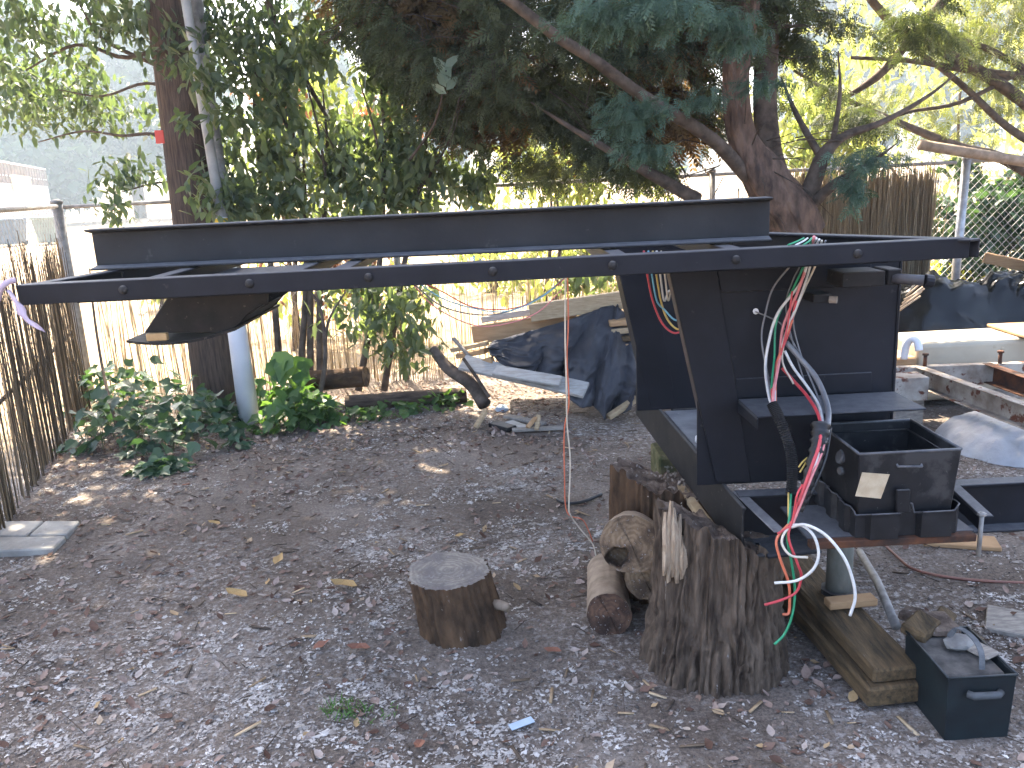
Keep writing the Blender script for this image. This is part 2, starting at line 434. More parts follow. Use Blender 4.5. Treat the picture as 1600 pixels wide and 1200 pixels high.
QUADV = [(0,0,0), (.42,.45,.06), (0,1,-.06), (-.42,.45,.06)]; QUADF = [(0,1,2), (0,2,3)]
ROUNDV = [(0,0,0), (.36,.12,.05), (.46,.42,.04), (.22,.62,.03), (0,1,-.08), (-.22,.62,.03), (-.46,.42,.04), (-.36,.12,.05), (0,.4,-.03)]
ROUNDF = [(8,0,1), (8,1,2), (8,2,3), (8,3,4), (8,4,5), (8,5,6), (8,6,7), (8,7,0)]
# a flat cypress spray: stem with alternating, drooping leaflets
def spray_proto(fine=True):
    V = []; Fq = []
    def blade(a, b, w0):
        a = np.array(a); b = np.array(b); d = b - a; s_ = np.array([-d[1], d[0], 0]); s_ = s_ / (np.linalg.norm(s_) + 1e-9) * w0
        n = len(V); V.extend([a, (a + d * .45) + s_, (a + d * .45) - s_, b]); Fq.extend([(n, n+2, n+1), (n+2, n+3, n+1)])
    def droop(y): return -.28 * y * y
    blade((0,0,0), (0,1,droop(1)), .020)
    for k in range(6 if fine else 5):
        y = .12 + k * (.14 if fine else .17)
        for sgn in (-1, 1):
            L = .42 * (1 - .60 * y)
            blade((0, y, droop(y)), (sgn * L * .8, y + L * .62, droop(y + L * .5) - .05), .034 if fine else .062)
            if fine:
                mx_ = ((sgn * L * .36), y + L * .28, droop(y + L * .25) - .025)
                blade(mx_, (mx_[0] + sgn * L * (.1 if k % 2 else .42), mx_[1] + L * (.42 if k % 2 else .06), mx_[2] - .05), .024)
    return np.array(V), np.array(Fq)
SPV, SPF = spray_proto()
SPLV, SPLF = spray_proto(False)

def in_ellipsoids(ells, n, shell=.35):
    """points in a set of ellipsoids [(centre, radii)], denser towards the shell; returns pos and outward dir"""
    vol = np.array([r[0] * r[1] * r[2] for _, r in ells]) ** .75; pk = rng.choice(len(ells), n, p=vol / vol.sum())
    d = rng.normal(size=(n, 3)); d /= np.linalg.norm(d, axis=1)[:, None]
    rad = rng.random(n) ** shell
    c = np.array([list(e[0]) for e in ells])[pk]; r = np.array([list(e[1]) for e in ells])[pk]
    return c + d * rad[:, None] * r, d
def clump(pos, keep=.5, scale=1.1, s=0):
    k = fbm(pos[:,0] * scale + pos[:,2] * .6 * scale, pos[:,2] * scale - pos[:,1] * .7 * scale, s, 3)
    return k > np.quantile(k, 1 - keep)

def leaves_obj(name, pos, size, m, parent, proto=(LEAFV, LEAFF), tilt=(0.2, 1.5), szvar=.35, face_cam=0.0):
    n = len(pos); yaw = rng.random(n) * 2 * math.pi; ti = rng.uniform(*tilt, n) * np.where(rng.random(n) < .6, -1, 1); ro = rng.normal(0, .5, n)
    sc = size * (1 + rng.uniform(-szvar, szvar, n))
    V, Fc = scatter(proto[0], proto[1], pos, rot_from(None, yaw, ti, ro), sc)
    return np_obj(name, V, Fc, m, parent, rnd=np.repeat(rng.random(n), len(proto[0])))
_leaf_mesh = {}
def leaf_parts(pos, size, m, parent, proto=(LEAFV, LEAFF), tilt=(0.2, 1.2), szvar=.35):
    """leaves as separate parts sharing one mesh"""
    key = (m.name, len(proto[0]))
    if key not in _leaf_mesh:
        me = bpy.data.meshes.new('leaf'); me.from_pydata([tuple(v) for v in proto[0]], [], [tuple(f) for f in proto[1]]); me.materials.append(m); me.update(); _leaf_mesh[key] = me
    for p in pos:
        o = bpy.data.objects.new('leaf', _leaf_mesh[key]); COL.objects.link(o)
        e = Euler((-random.uniform(*tilt), random.gauss(0, .4), random.random() * 6.283), 'XYZ').to_matrix().to_4x4()
        zz = Matrix.Rotation(random.random() * 6.283, 4, 'Z')
        s_ = size * (1 + random.uniform(-szvar, szvar))
        o.matrix_basis = Matrix.Translation(Vector(p)) @ zz @ Matrix.Rotation(-random.uniform(*tilt), 4, 'X') @ Matrix.Rotation(random.gauss(0, .4), 4, 'Y') @ Matrix.Scale(s_, 4)
        child(o, parent)

# ================================================================== the trailer frame
YR, YN, YL = 2.20, 2.57, 2.49
ZD, ZDB = 1.400, 1.348          # deck rail top and bottom
ZL0, ZL1 = 0.432, 0.600         # lower beam bottom and top
tf = thing('trailer_frame', (.9, 2.5, ZL0), 'black steel gooseneck trailer frame propped up on the big stump', 'trailer frame')
def part(name, mb, m=STEEL, parent=tf, bevel=.0025, smooth=False): return mb.build(name, m, parent, smooth, bevel)
def angle_bar(p1, p2, h, wid, t=.007, side=1, parent=tf, name='side_rail', m=STEEL):
    """L section: upright leg hanging from the top edge p1-p2, flange to the left (side=1) of the run"""
    p1 = Vector(p1); p2 = Vector(p2); d = (p2 - p1).normalized(); sd = Vector((-d.y, d.x, 0)) * side; u = Vector((0,0,1))
    prof = [(0,0), (wid,0), (wid,-t), (t,-t), (t,-h), (0,-h)]
    a = [p1 + sd * x + u * z for x, z in prof]
    return part(name, MB().prism(a, p2 - p1), m, parent, .002)
angle_bar((-1.29, YR, ZD), (1.222, YR, ZD), .053, .05)
r_ = angle_bar((1.248, YR - .002, ZD - .002), (.80, 2.93, ZD - .002), .05, .05, side=1, name='end_rail')
angle_bar((-1.29, YR + .008, ZD - .001), (-1.205, 2.62, ZD - .001), .05, .045, side=-1, name='end_rail')
angle_bar((-1.205, 2.626, ZD - .001), (-1.08, 3.90, ZD - .001), .05, .045, side=-1, name='end_rail')
angle_bar((.80, 3.92, ZD), (-1.08, 3.92, ZD), .053, .05, name='side_rail')
angle_bar((.80, 2.94, ZD - .003), (.80, 3.91, ZD - .003), .05, .05, side=1, name='end_rail')
for x in (-.98, -.60, -.47, .285, .60):
    angle_bar((x, YR + .053, ZD - .004), (x, 3.86, ZD - .004), .045, .045, side=-1, name='cross_member')
for px in (193, 390, 576, 770, 957, 1150, 1340):
    c = P(px, 424 - (px - 770) * .050 + (0 if px < 1000 else 1), YR)
    mb = MB(); rr = .0125; vv = []; ff = []
    for i in range(5):
        a = i / 4 * math.pi / 2
        for k in range(12):
            b = k / 12 * 2 * math.pi
            vv.append((c.x + rr * math.cos(a) * math.cos(b), YR - .001 - rr * .75 * math.sin(a), c.z + rr * math.cos(a) * math.sin(b)))
    for i in range(4):
        for k in range(12): ff.append((i*12+k, i*12+(k+1) % 12, (i+1)*12+(k+1) % 12, (i+1)*12+k))
    part('bolt_head', mb.add(vv, ff), STEELD, bevel=0, smooth=True)
# plates under the deck edge
part('deck_plate', MB().box((-1.17, YR + .06, ZD - .062), (-.62, 3.0, ZD - .05)))
part('deck_plate', MB().box((.40, YR + .06, ZD - .062), (1.04, 2.72, ZD - .05)))
# king pin box: two leaning side plates, sloped front and back, bottom plate
yk0, yk1 = 2.62, 3.06
kp = [(270, 452), (419, 449), (418, 477), (407, 476), (386, 492), (375, 505), (357, 520), (225, 520)]
for yy in (yk0, yk1):
    poly = [Vector((P(x, y, yk0).x, yy, P(x, y, yk0).z)) for x, y in kp]
    part('pin_box_side', MB().prism(poly, (0, .012, 0)), STEELD)
def kq(x, y): q_ = P(x, y, yk0); return q_.x, q_.z
(ax, az), (bx_, bz) = kq(270, 452), kq(225, 520)
part('pin_box_front', MB().prism([Vector((ax, yk0 + .013, az)), Vector((bx_, yk0 + .013, bz)), Vector((bx_ + .012, yk0 + .013, bz)), Vector((ax + .012, yk0 + .013, az))], (0, yk1 - yk0 - .014, 0)), STEELD)
(cx0, cz0), (dx0, dz0) = kq(386, 492), kq(357, 520)
part('pin_box_back', MB().prism([Vector((cx0, yk0 + .013, cz0)), Vector((dx0, yk0 + .013, dz0)), Vector((dx0 - .012, yk0 + .013, dz0)), Vector((cx0 - .012, yk0 + .013, cz0))], (0, yk1 - yk0 - .014, 0)), STEELD)
# turned up bottom plate, bowed like a shallow dish
mb = MB(); prof = []
for k in range(13):
    s_ = k / 12; x = -1.205 + s_ * .345
    prof.append((x, bz - .006 - .024 * (1 - (2 * s_ - .75) ** 2) * (1 if s_ < .9 else .8)))
top_ = [Vector((x, yk0 - .03, z)) for x, z in prof]; bot_ = [Vector((x, yk0 - .03, z - .008)) for x, z in prof][::-1]
part('king_pin_plate', mb.prism(top_ + bot_, (0, .54, 0)), STEELD, bevel=0)
c = P(243, 528, yk0 - .03)
part('marker_block', MB().box((c.x - .033, yk0 - .024, c.z - .011), (c.x + .033, yk0 - .004, c.z + .013)), mat('tan marker block', (.46, .32, .16), (.34, .22, .1), 20, .4, .5, bump=.1))  # plain tan block under the pin box, no lamp
# neck: near side
def npoly(pts, Y): return [Vector((P(x, y, YN).x, Y, P(x, y, YN).z)) for x, y in pts]
leg = [(1041, 408), (1116, 408), (1149, 606), (1172, 752), (1118, 752)]
part('neck_leg', MB().prism(npoly(leg, YN - .012), (0, .010, 0)))
fl = npoly([(1041, 408), (1118, 752)], YN)
d_ = (fl[1] - fl[0]).normalized()
part('neck_leg_flange', MB().prism([fl[0] + Vector((0, .0, 0)), fl[0] + Vector((.008, .0, 0)), fl[0] + Vector((.008, .055, 0)), fl[0] + Vector((0, .055, 0))], fl[1] - fl[0]), mat('scuffed brown black edge', (.075, .055, .045), (.025, .022, .022), 30, .6, .3, bump=.2))
xl = P(1090, 560, YN).x; xr = 1.215
npan = part('neck_panel', MB().box((xl, YN + .001, ZL1 + .002), (xr, YN + .011, ZDB - .02)))
zseam = P(1220, 452, YN).z
part('neck_upper_plate', MB().prism([Vector((P(1126, 455, YN).x, YN - .005, zseam)), Vector((xr - .09, YN - .005, zseam)), Vector((xr - .09, YN - .005, ZDB - .025)), Vector((P(1118, 415, YN).x, YN - .005, ZDB - .025))], (0, .005, 0)))
mb = MB(); xa = P(1124, 455, YN).x                       # weld beads
mb.tube([(xa + (xr - .1 - xa) * k / 40, YN - .003, zseam + .0012 * math.sin(k * 2.1)) for k in range(41)], .0022, 5)
part('weld_bead', mb, STEELD, npan, bevel=0, smooth=True)
mb = MB(); a0, a1 = npoly([(1118, 430), (1149, 606)], YN - .005)
mb.tube([a0.lerp(a1, k / 30) + Vector((.0015 * math.sin(k * 1.9), 0, 0)) for k in range(31)], .004, 5)
part('weld_bead', mb, STEELD, npan, bevel=0, smooth=True)
part('neck_rear_flange', MB().box((xr - .001, YN - .004, ZL1 + .002), (xr + .008, YN + .10, ZDB - .02)))
# shelf bracket on the near side
zs = P(1150, 622, YN).z
yf = G(1186, 651, zs).y; xs0 = P(1151, 622, YN).x; xs1 = xr + .002
shf = part('step_shelf', MB().box((xs0, yf, zs - .006), (xs1, YN - .013, zs)))
part('step_shelf_gusset', MB().prism([Vector((xs0, yf, zs - .007)), Vector((xs0, YN - .013, zs - .007)), Vector((xs0, YN - .013, zs - .045)), Vector((xs0, yf, zs - .04))], (.007, 0, 0)), STEEL, shf)
zb_ = P(1250, 586, YN).z
part('shelf_back_strip', MB().box((xs0 - .005, YN - .007, zs + .001), (xr - .07, YN - .001, zb_)))
# far side of the neck and floor
xo = -.05
leg2 = [Vector((p.x + xo, 3.50, p.z)) for p in npoly(leg, 0)]
part('neck_leg', MB().prism(leg2, (0, .012, 0)))
f2 = [Vector((fl[0].x + xo, 3.513, fl[0].z)), Vector((fl[1].x + xo, 3.513, fl[1].z))]
part('neck_leg_flange', MB().prism([f2[0], f2[0] + Vector((.008, 0, 0)), f2[0] + Vector((.008, .16, 0)), f2[0] + Vector((0, .16, 0))], f2[1] - f2[0]))
part('neck_panel', MB().box((xl + xo, 3.502, ZL1 + .002), (xr, 3.511, ZDB - .02)))
FLOORP = (lambda y: G(1141, 772, ZL1 + .005).x + (G(993, 597, ZL1 + .005).x - G(1141, 772, ZL1 + .005).x) * (y - G(1141, 772, ZL1 + .005).y) / (G(993, 597, ZL1 + .005).y - G(1141, 772, ZL1 + .005).y) + .022)
part('floor_plate', MB().prism([Vector((FLOORP(YN + .06), YN + .06, ZL1)), Vector((xr, YN + .06, ZL1)), Vector((xr, 3.49, ZL1)), Vector((FLOORP(3.49), 3.49, ZL1))], (0, 0, -.01)), mat('dusty grey floor plate', (.17, .175, .18), (.11, .112, .118), 10, .8, .2, bump=.4, spots=((.3, .3, .3), 40, .66)))
# lower beams
def channel(x0, x1, y, z0, z1, fw=.055, t=.008, parent=tf, m=STEEL, name='lower_beam', sgn=-1):
    prof = [(0, z0), (fw*sgn, z0), (fw*sgn, z0 + t), (t*sgn, z0 + t), (t*sgn, z1 - t), (fw*sgn, z1 - t), (fw*sgn, z1), (0, z1)]
    return part(name, MB().prism([Vector((x0, y + a, z)) for a, z in prof], (x1 - x0, 0, 0)), m, parent, .002)
channel(.70, 4.6, YL + .03, ZL0, ZL1)
channel(.70, 1.30, 3.56, ZL0, ZL1)
# front cross channel, web facing left, open side to the right
def cross(p1, p2, h, fw, t, name, m):
    p1 = Vector(p1); p2 = Vector(p2); d = (p2 - p1).normalized(); sd = Vector((d.y, -d.x, 0))
    prof = [(0,0), (.014,0), (.014,-t), (t,-t), (t,-h+t), (fw,-h+t), (fw,-h), (0,-h)]
    return part(name, MB().prism([p1 + sd * x + Vector((0,0,z)) for x, z in prof], p2 - p1), m)
n0 = G(1141, 772, ZL1 + .005); f0 = G(993, 597, ZL1 + .005)
n0 = n0 + (n0 - f0).normalized() * .12
cross(n0, f0, .168, .075, .008, 'front_cross_channel', STEELD)
a0 = G(1146, 766, ZL1); a1 = G(1212, 829, ZL1 - .01)
part('bent_strut', MB().obox(a0 + Vector((.012, 0, -.004)), a1 + Vector((.012, 0, -.004)), .035, .006), mat('dusty bent strip', (.19, .185, .185), (.10, .098, .1), 18, .8, .2, bump=.4))
part('bottom_plate', MB().prism([Vector((n0.x + .085, n0.y + .01, ZL0 - .004)), Vector((n0.x + .085, n0.y + .01, ZL0 + .006)), Vector((n0.x + .26, n0.y + .03, ZL0 + .006)), Vector((n0.x + .26, n0.y + .03, ZL0 - .004))], (0, .12, 0)))
# battery platform in front of the beam
zp = .562
yp0 = 2.185
xq0, xq1 = P(1268, 830, yp0).x, P(1545, 818, yp0).x
part('battery_platform', MB().box((xq0, yp0 + .03, zp - .008), (xq1 - .02, YL - .03, zp)))
part('platform_front_angle', MB().prism([Vector((xq0, yp0, zp)), Vector((xq0, yp0 + .03, zp)), Vector((xq0, yp0 + .03, zp - .022)), Vector((xq0, yp0, zp - .022))], (xq1 - xq0 - .03, 0, 0)), RUST)
s0 = G(1488, 757, ZL1 + .004); s1 = G(1543, 808, ZL1 - .014)
part('platform_side_angle', MB().obox(s0, s1, .038, .007))
part('platform_side_web', MB().obox(s0 + Vector((-.016, 0, -.024)), s1 + Vector((-.016, 0, -.024)), .006, .042))
b0 = G(1533, 806, ZL1 - .012)
rod_ = part('threaded_rod', MB().tube([b0 + Vector((0, -.004, .012)), b0 + Vector((0, -.004, -.125))], .0065, 8), GALVD, bevel=0, smooth=True)
part('rod_nut', MB().tube([b0 + Vector((0, -.004, .003)), b0 + Vector((0, -.004, .011))], .013, 6), GALVD, rod_, bevel=.001)
# landing gear gearbox and shaft
def pbox(name, x0, x1, y0, y1, Y, dep, m=STEELD, bevel=.003):
    a, b = P(x0, y1, Y), P(x1, y0, Y)
    return part(name, MB().box((a.x, Y, a.z), (b.x, Y + dep, b.z)), m, bevel=bevel)
pbox('gearbox', 1316, 1384, 423, 450, 2.40, .12)
pbox('gearbox_cap', 1386, 1410, 420, 446, 2.43, .10)
c0, c1 = P(1394, 435, 2.44), P(1444, 438, 2.40)
csh = part('crank_shaft', MB().tube([c0, c1], .0155, 14), mat('dull grey shaft', (.09, .09, .10), (.055, .055, .06), 20, .55, .4, bump=.2, metal=.3), bevel=0, smooth=True)
part('crank_shaft_end', MB().tube([c1, P(1457, 440, 2.40)], .019, 12), STEEL, csh, bevel=.002, smooth=False)
bblk = pbox('bolt_block', 1271, 1300, 459, 474, 2.46, .09)
c0 = P(1296, 468, 2.455); part('bolt_tip', MB().tube([c0, c0 + Vector((.018, -.012, 0))], .011, 8), mat('worn bolt end', (.3, .25, .2), None, 30, .6, .4), bblk, bevel=0)
c0 = P(1181, 487, YN - .012); part('plug', MB().tube([c0, c0 + Vector((-.004, -.012, .004))], .009, 8), WHITEP, bevel=0)
# faded tape and lump on the floor plate
c0 = G(1091, 688, ZL1 + .012); part('paint_lump', MB().tube([c0, c0 + Vector((.004, .03, .004))], [.014, .009], 7), WHITEP, bevel=0, smooth=True)

# ------------------------------------------------------------------ loose I beam on the deck
zb0, zb1 = ZD + .001, ZD + .124
bl_, br_ = P(148, 392, 2.585), P(1202, 346, 2.43)
bl_ = Vector((bl_.x, 2.585, 0)); br_ = Vector((br_.x, 2.43, 0)); bn_ = Vector((-(br_ - bl_).y, (br_ - bl_).x, 0)).normalized()
ib = thing('steel_i_beam', ((bl_.x + br_.x) / 2, 2.51, zb0), 'long dark steel I-beam lying on top of the trailer deck', 'beam')
IBST = mat('grey black mill steel', (.027, .027, .028), (.016, .016, .017), 5, .65, .25, bump=.35, bdist=.0015, bscale=130, spots=[((.055, .052, .05), 18, .64)], dust=(.13, .13, .135))
def web_sect(name, pts):
    return MB().prism([bl_ + bn_ * a + Vector((0, 0, b)) for a, b in pts], br_ - bl_).build(name, IBST, ib, False, .002)
web_sect('bottom_flange', [(-.042, zb0), (.042, zb0), (.042, zb0 + .006), (.006, zb0 + .013), (-.006, zb0 + .013), (-.042, zb0 + .006)])
web_sect('web', [(-.0035, zb0 + .0125), (.0035, zb0 + .0125), (.0035, zb1 - .0125), (-.0035, zb1 - .0125)])
web_sect('top_flange', [(-.042, zb1 - .006), (-.006, zb1 - .013), (.006, zb1 - .013), (.042, zb1 - .006), (.042, zb1), (-.042, zb1)])

# ------------------------------------------------------------------ battery box on the platform
def open_box(cx_, cy_, z0, z1, w0, d0, w1, d1, wall, name, m, parent, bevel=.003):
    def ring(w, d, z): return [(cx_ - w/2, cy_ - d/2, z), (cx_ + w/2, cy_ - d/2, z), (cx_ + w/2, cy_ + d/2, z), (cx_ - w/2, cy_ + d/2, z)]
    v = ring(w0, d0, z0) + ring(w1, d1, z1) + ring(w1 - 2*wall, d1 - 2*wall, z1) + ring(w0 - 2*wall, d0 - 2*wall, z0 + wall)
    f = [(3,2,1,0)]
    for L in range(3):
        for k in range(4):
            k2 = (k+1) % 4; f.append((L*4+k, L*4+k2, L*4+4+k2, L*4+4+k))
    f.append((12,13,14,15))
    return MB().add(v, f).build(name, m, parent, False, bevel)
fl_, fr_ = P(1342, 710, 2.2), P(1503, 709, 2.2)
zr = fl_.z; bw = fr_.x - fl_.x; bcx = (fl_.x + fr_.x) / 2
bd = G(1375, 658, zr).y - 2.2
bcy = 2.2 + bd / 2
bb = thing('battery_box', (bcx, bcy, zp), 'open black plastic battery box with cream sticker on the frame platform', 'battery box')
bbody = open_box(bcx, bcy, zp + .012, zr, bw * .90, bd * .90, bw, bd, .006, 'box_body', BLKPL, bb)
# rim lip
def rect_loop(w, d, z, n=1): return [Vector((bcx - w/2, bcy - d/2, z)), Vector((bcx + w/2, bcy - d/2, z)), Vector((bcx + w/2, bcy + d/2, z)), Vector((bcx - w/2, bcy + d/2, z))]
lp = rect_loop(bw - .004, bd - .004, zr); mb = MB()
for k in range(4): mb.tube([lp[k], lp[(k+1) % 4]], .0042, 6)
mb.build('rim', mat('scuffed box rim', (.10, .10, .105), (.05, .05, .055), 30, .5, .4, bump=.1), bbody, True)
lp = rect_loop(bw - .035, bd - .035, zr - .026); mb = MB()
for k in range(4): mb.tube([lp[k], lp[(k+1) % 4]], .003, 5)
mb.build('inner_ledge', BLKPL, bbody, True)
# wavy hold-down tray round the foot of the box
tw, td = bw * .90 + .03, bd * .90 + .03
outer = []; hgt = []
def side(a, b, n, kind):
    for k in range(n):
        s_ = k / n; p = Vector(a).lerp(Vector(b), s_); d = (Vector(b) - Vector(a)).normalized(); o_ = Vector((d.y, -d.x, 0))
        if kind == 'front': bul = .020 if (.10 < s_ < .42 or .62 < s_ < .93) else 0.0; h = .078 if bul else (.070 if not .47 < s_ < .57 else .098)
        elif kind == 'side': bul = .012 * (math.sin(s_ * 18) > 0); h = .082 + .004 * math.sin(s_ * 18)
        else: bul = 0; h = .08
        outer.append(p + o_ * bul); hgt.append(h)
cz_ = zp + .001
A = [(bcx - tw/2, bcy - td/2, cz_), (bcx + tw/2, bcy - td/2, cz_), (bcx + tw/2, bcy + td/2, cz_), (bcx - tw/2, bcy + td/2, cz_)]
side(A[0], A[1], 40, 'front'); side(A[1], A[2], 24, 'side'); side(A[2], A[3], 10, 'back'); side(A[3], A[0], 24, 'side')
n = len(outer); cen = Vector((bcx, bcy, 0)); V = []; Fs = []
for i in range(n):
    p = outer[i]; inn = p + (cen - p).normalized() * .005; inn.z = p.z; h = hgt[i]
    foot = p.lerp(Vector((bcx, bcy, p.z)), .05)
    V += [foot, p + Vector((0,0,h)), inn + Vector((0,0,h)), inn]
for i in range(n):
    j = (i+1) % n
    for k in range(3): Fs.append((i*4+k, j*4+k, j*4+k+1, i*4+k+1))
btray = MB().add(V, Fs).build('hold_down_tray', BLKPL, bb)
mb = MB()
for i in range(n): mb.tube([V[i*4+1] * .5 + V[i*4+2] * .5, V[((i+1) % n)*4+1] * .5 + V[((i+1) % n)*4+2] * .5], .0026, 4, False)
mb.build('tray_edge', mat('worn tray edge', (.085, .085, .09), (.04, .04, .045), 30, .5, .4, bump=0), btray, True)
# sticker, moulded handle, side terminal blob, lying just proud of the front wall
def onfront(x, y, off=.003):
    d = ray(x, y); o_ = Vector((0, 0, EYE))
    z0_, z1_ = zp + .012, zr; y0_, y1_ = bcy - bd*.45, bcy - bd/2
    # plane through front wall
    k = (y1_ - y0_) / (z1_ - z0_)
    t = (y0_ + k * (o_.z - z0_) - o_.y - off) / (d.y - k * d.z)
    return o_ + d * t
st = [onfront(x, y, .0015) for x, y in ((1347, 738), (1390, 741), (1376, 779), (1336, 775))]
MB().prism(st, (0, -.0012, 0)).build('sticker', STICK, bbody)
h0, h1 = onfront(1403, 729, .006), onfront(1441, 729, .006)
mb = MB().tube([h0, h1], .0035, 6); mb.tube([h0, h0 + Vector((0, .01, .006))], .0035, 6); mb.tube([h1, h1 + Vector((0, .01, .006))], .0035, 6)
mb.build('moulded_handle', mat('dusty handle', (.12, .12, .125), (.05, .05, .055), 30, .5, .4), bbody, True)
tt = [onfront(x, y, .012) for x, y in ((1399, 764), (1421, 763), (1421, 800), (1399, 800))]
MB().prism(tt, (0, -.008, 0)).build('front_tab', BLKPL, btray, False, .003)
sx = bcx - bw/2 + .004
mb = MB(); mb.tube([(sx - .012, bcy - .03, zr - .045), (sx + .004, bcy - .03, zr - .05)], .022, 12); mb.tube([(sx - .010, bcy - .035, zr - .09), (sx + .006, bcy - .03, zr - .09)], .014, 10)
mb.build('side_vent_fitting', mat('scuffed vent fitting', (.12, .125, .13), (.03, .03, .033), 24, .45, .5, bump=.3), bb, False, .004)

# ------------------------------------------------------------------ wires
def wire(name, pts, r, m, parent, n=7): return MB().tube(spline(pts, 7), r * .86, n).build(name, m, parent, True)
def px(pts): return [P(x, y, Y) for x, y, Y in pts]
hz = thing('wire_harness', P(1235, 600, 2.45), 'bundle of coloured wires hanging down in front of the neck panel', 'wires')
WL = [
 ('white', .0052, [(1275, 372, 2.29), (1266, 388, 2.33), (1252, 440, 2.46), (1215, 490, 2.50), (1200, 540, 2.49), (1196, 580, 2.47), (1203, 625, 2.37), (1212, 640, 2.33), (1228, 700, 2.30)]),
 ('green', .0040, [(1268, 372, 2.29), (1262, 400, 2.36), (1240, 450, 2.48), (1214, 500, 2.50), (1210, 560, 2.47), (1206, 625, 2.37), (1225, 690, 2.31)]),
 ('pink', .0054, [(1272, 370, 2.28), (1262, 410, 2.40), (1245, 460, 2.47), (1224, 510, 2.49), (1218, 560, 2.46), (1208, 620, 2.36), (1214, 645, 2.33)]),
 ('red', .0042, [(1244, 470, 2.47), (1232, 520, 2.48), (1212, 570, 2.46), (1206, 600, 2.41), (1207, 630, 2.35)]),
 ('orange', .0046, [(1238, 500, 2.47), (1222, 540, 2.47), (1212, 590, 2.43), (1212, 640, 2.34)]),
 ('red', .0034, [(1238, 455, 2.46), (1232, 500, 2.46), (1226, 530, 2.46), (1220, 555, 2.46)]),
 ('grey', .0034, [(1235, 415, 2.50), (1208, 450, 2.52), (1196, 490, 2.52), (1190, 530, 2.51), (1200, 590, 2.46), (1206, 640, 2.36)]),
 ('grey', .0026, [(1180, 487, 2.54), (1202, 496, 2.53), (1222, 508, 2.52), (1245, 545, 2.50), (1262, 580, 2.46)]),
 ('grey', .0026, [(1256, 405, 2.50), (1238, 440, 2.52), (1228, 480, 2.52), (1240, 540, 2.50), (1258, 600, 2.46)]),
 ('grey', .0098, [(1228, 535, 2.50), (1250, 560, 2.48), (1275, 590, 2.44), (1292, 630, 2.36), (1294, 660, 2.26), (1285, 700, 2.20), (1262, 760, 2.18)]),
 ('white', .0050, [(1226, 548, 2.49), (1240, 575, 2.47), (1262, 605, 2.43), (1280, 635, 2.36), (1285, 668, 2.24), (1278, 710, 2.18), (1258, 770, 2.16)]),
 ('red', .0056, [(1222, 575, 2.48), (1240, 595, 2.45), (1262, 620, 2.38), (1280, 652, 2.27), (1281, 690, 2.19), (1266, 735, 2.16), (1246, 790, 2.15)]),
 ('pink', .0048, [(1290, 660, 2.24), (1286, 700, 2.19), (1268, 745, 2.16), (1250, 790, 2.15), (1238, 820, 2.15)]),
 ('black', .0060, [(1278, 660, 2.24), (1272, 700, 2.21), (1266, 740, 2.18), (1256, 780, 2.17)]),
 ('black', .0050, [(1298, 668, 2.24), (1290, 715, 2.20), (1272, 760, 2.17), (1252, 800, 2.16)]),
 ('yellow', .0030, [(1232, 770, 2.22), (1232, 800, 2.18), (1234, 825, 2.16)]),
 ('green', .0042, [(1236, 772, 2.22), (1234, 805, 2.17), (1230, 840, 2.15), (1237, 880, 2.15), (1242, 920, 2.15), (1238, 960, 2.14), (1226, 990, 2.14), (1210, 1007, 2.13)]),
 ('red', .0044, [(1246, 785, 2.15), (1238, 815, 2.15), (1232, 840, 2.14), (1246, 880, 2.13), (1252, 900, 2.13), (1244, 925, 2.13), (1222, 937, 2.13), (1195, 945, 2.12)]),
 ('orange', .0046, [(1236, 815, 2.16), (1214, 842, 2.15), (1218, 870, 2.14), (1232, 910, 2.14), (1234, 940, 2.14), (1232, 958, 2.14), (1224, 960, 2.13)]),
 ('white', .0048, [(1238, 820, 2.15), (1255, 822, 2.12), (1272, 838, 2.10), (1279, 866, 2.09), (1270, 890, 2.09), (1245, 907, 2.10), (1210, 911, 2.12)]),
 ('white', .0050, [(1236, 824, 2.15), (1258, 820, 2.11), (1290, 836, 2.08), (1318, 870, 2.05), (1332, 905, 2.04), (1336, 935, 2.04), (1328, 962, 2.04)]),
 ('cream', .0042, [(1240, 820, 2.16), (1226, 832, 2.14), (1222, 850, 2.13), (1236, 868, 2.12), (1262, 871, 2.12)]),
 ('yellow', .0030, [(1262, 715, 2.22), (1254, 722, 2.21), (1248, 730, 2.2)]),
 ('yellow', .0030, [(1262, 718, 2.22), (1256, 728, 2.21), (1250, 738, 2.2)]),
 ('white', .0040, [(1280, 374, 2.28), (1272, 392, 2.34), (1262, 430, 2.44), (1248, 470, 2.47), (1228, 520, 2.47), (1214, 580, 2.45), (1210, 632, 2.35)]),
 ('cream', .0034, [(1284, 376, 2.28), (1276, 410, 2.40), (1258, 450, 2.47), (1236, 505, 2.49), (1222, 560, 2.47), (1240, 600, 2.44)]),
 ('grey', .0030, [(1290, 376, 2.28), (1268, 430, 2.46), (1240, 490, 2.50), (1250, 550, 2.49), (1278, 620, 2.40), (1288, 660, 2.27)]),
 ('red', .0034, [(1254, 757, 2.16), (1245, 775, 2.15), (1236, 818, 2.15), (1215, 834, 2.14)]),
]
for i, (c_, r_, pts) in enumerate(WL): wire('wire', px(pts), r_, W_[c_], hz)
for dx in (0, 6, -6): wire('wire', px([(1262 + dx, 372, 2.27), (1255 + dx * 1.5, 377, 2.25), (1243 + dx * 2, 383, 2.235)]), .003, W_['green' if dx else 'white'], hz)
# corrugated split loom
lp = spline(px([(1206, 630, 2.35), (1220, 660, 2.31), (1234, 700, 2.28), (1238, 735, 2.26), (1236, 772, 2.24)]), 24)
mb = MB(); mb.tube(lp, [.0145 + (.0025 if k % 2 else -.0012) for k in range(len(lp))], 12)
mb.build('corrugated_loom', mat('black corrugated loom', (.02, .02, .021), (.013, .013, .014), 20, .4, .5, bump=.1), hz, False)
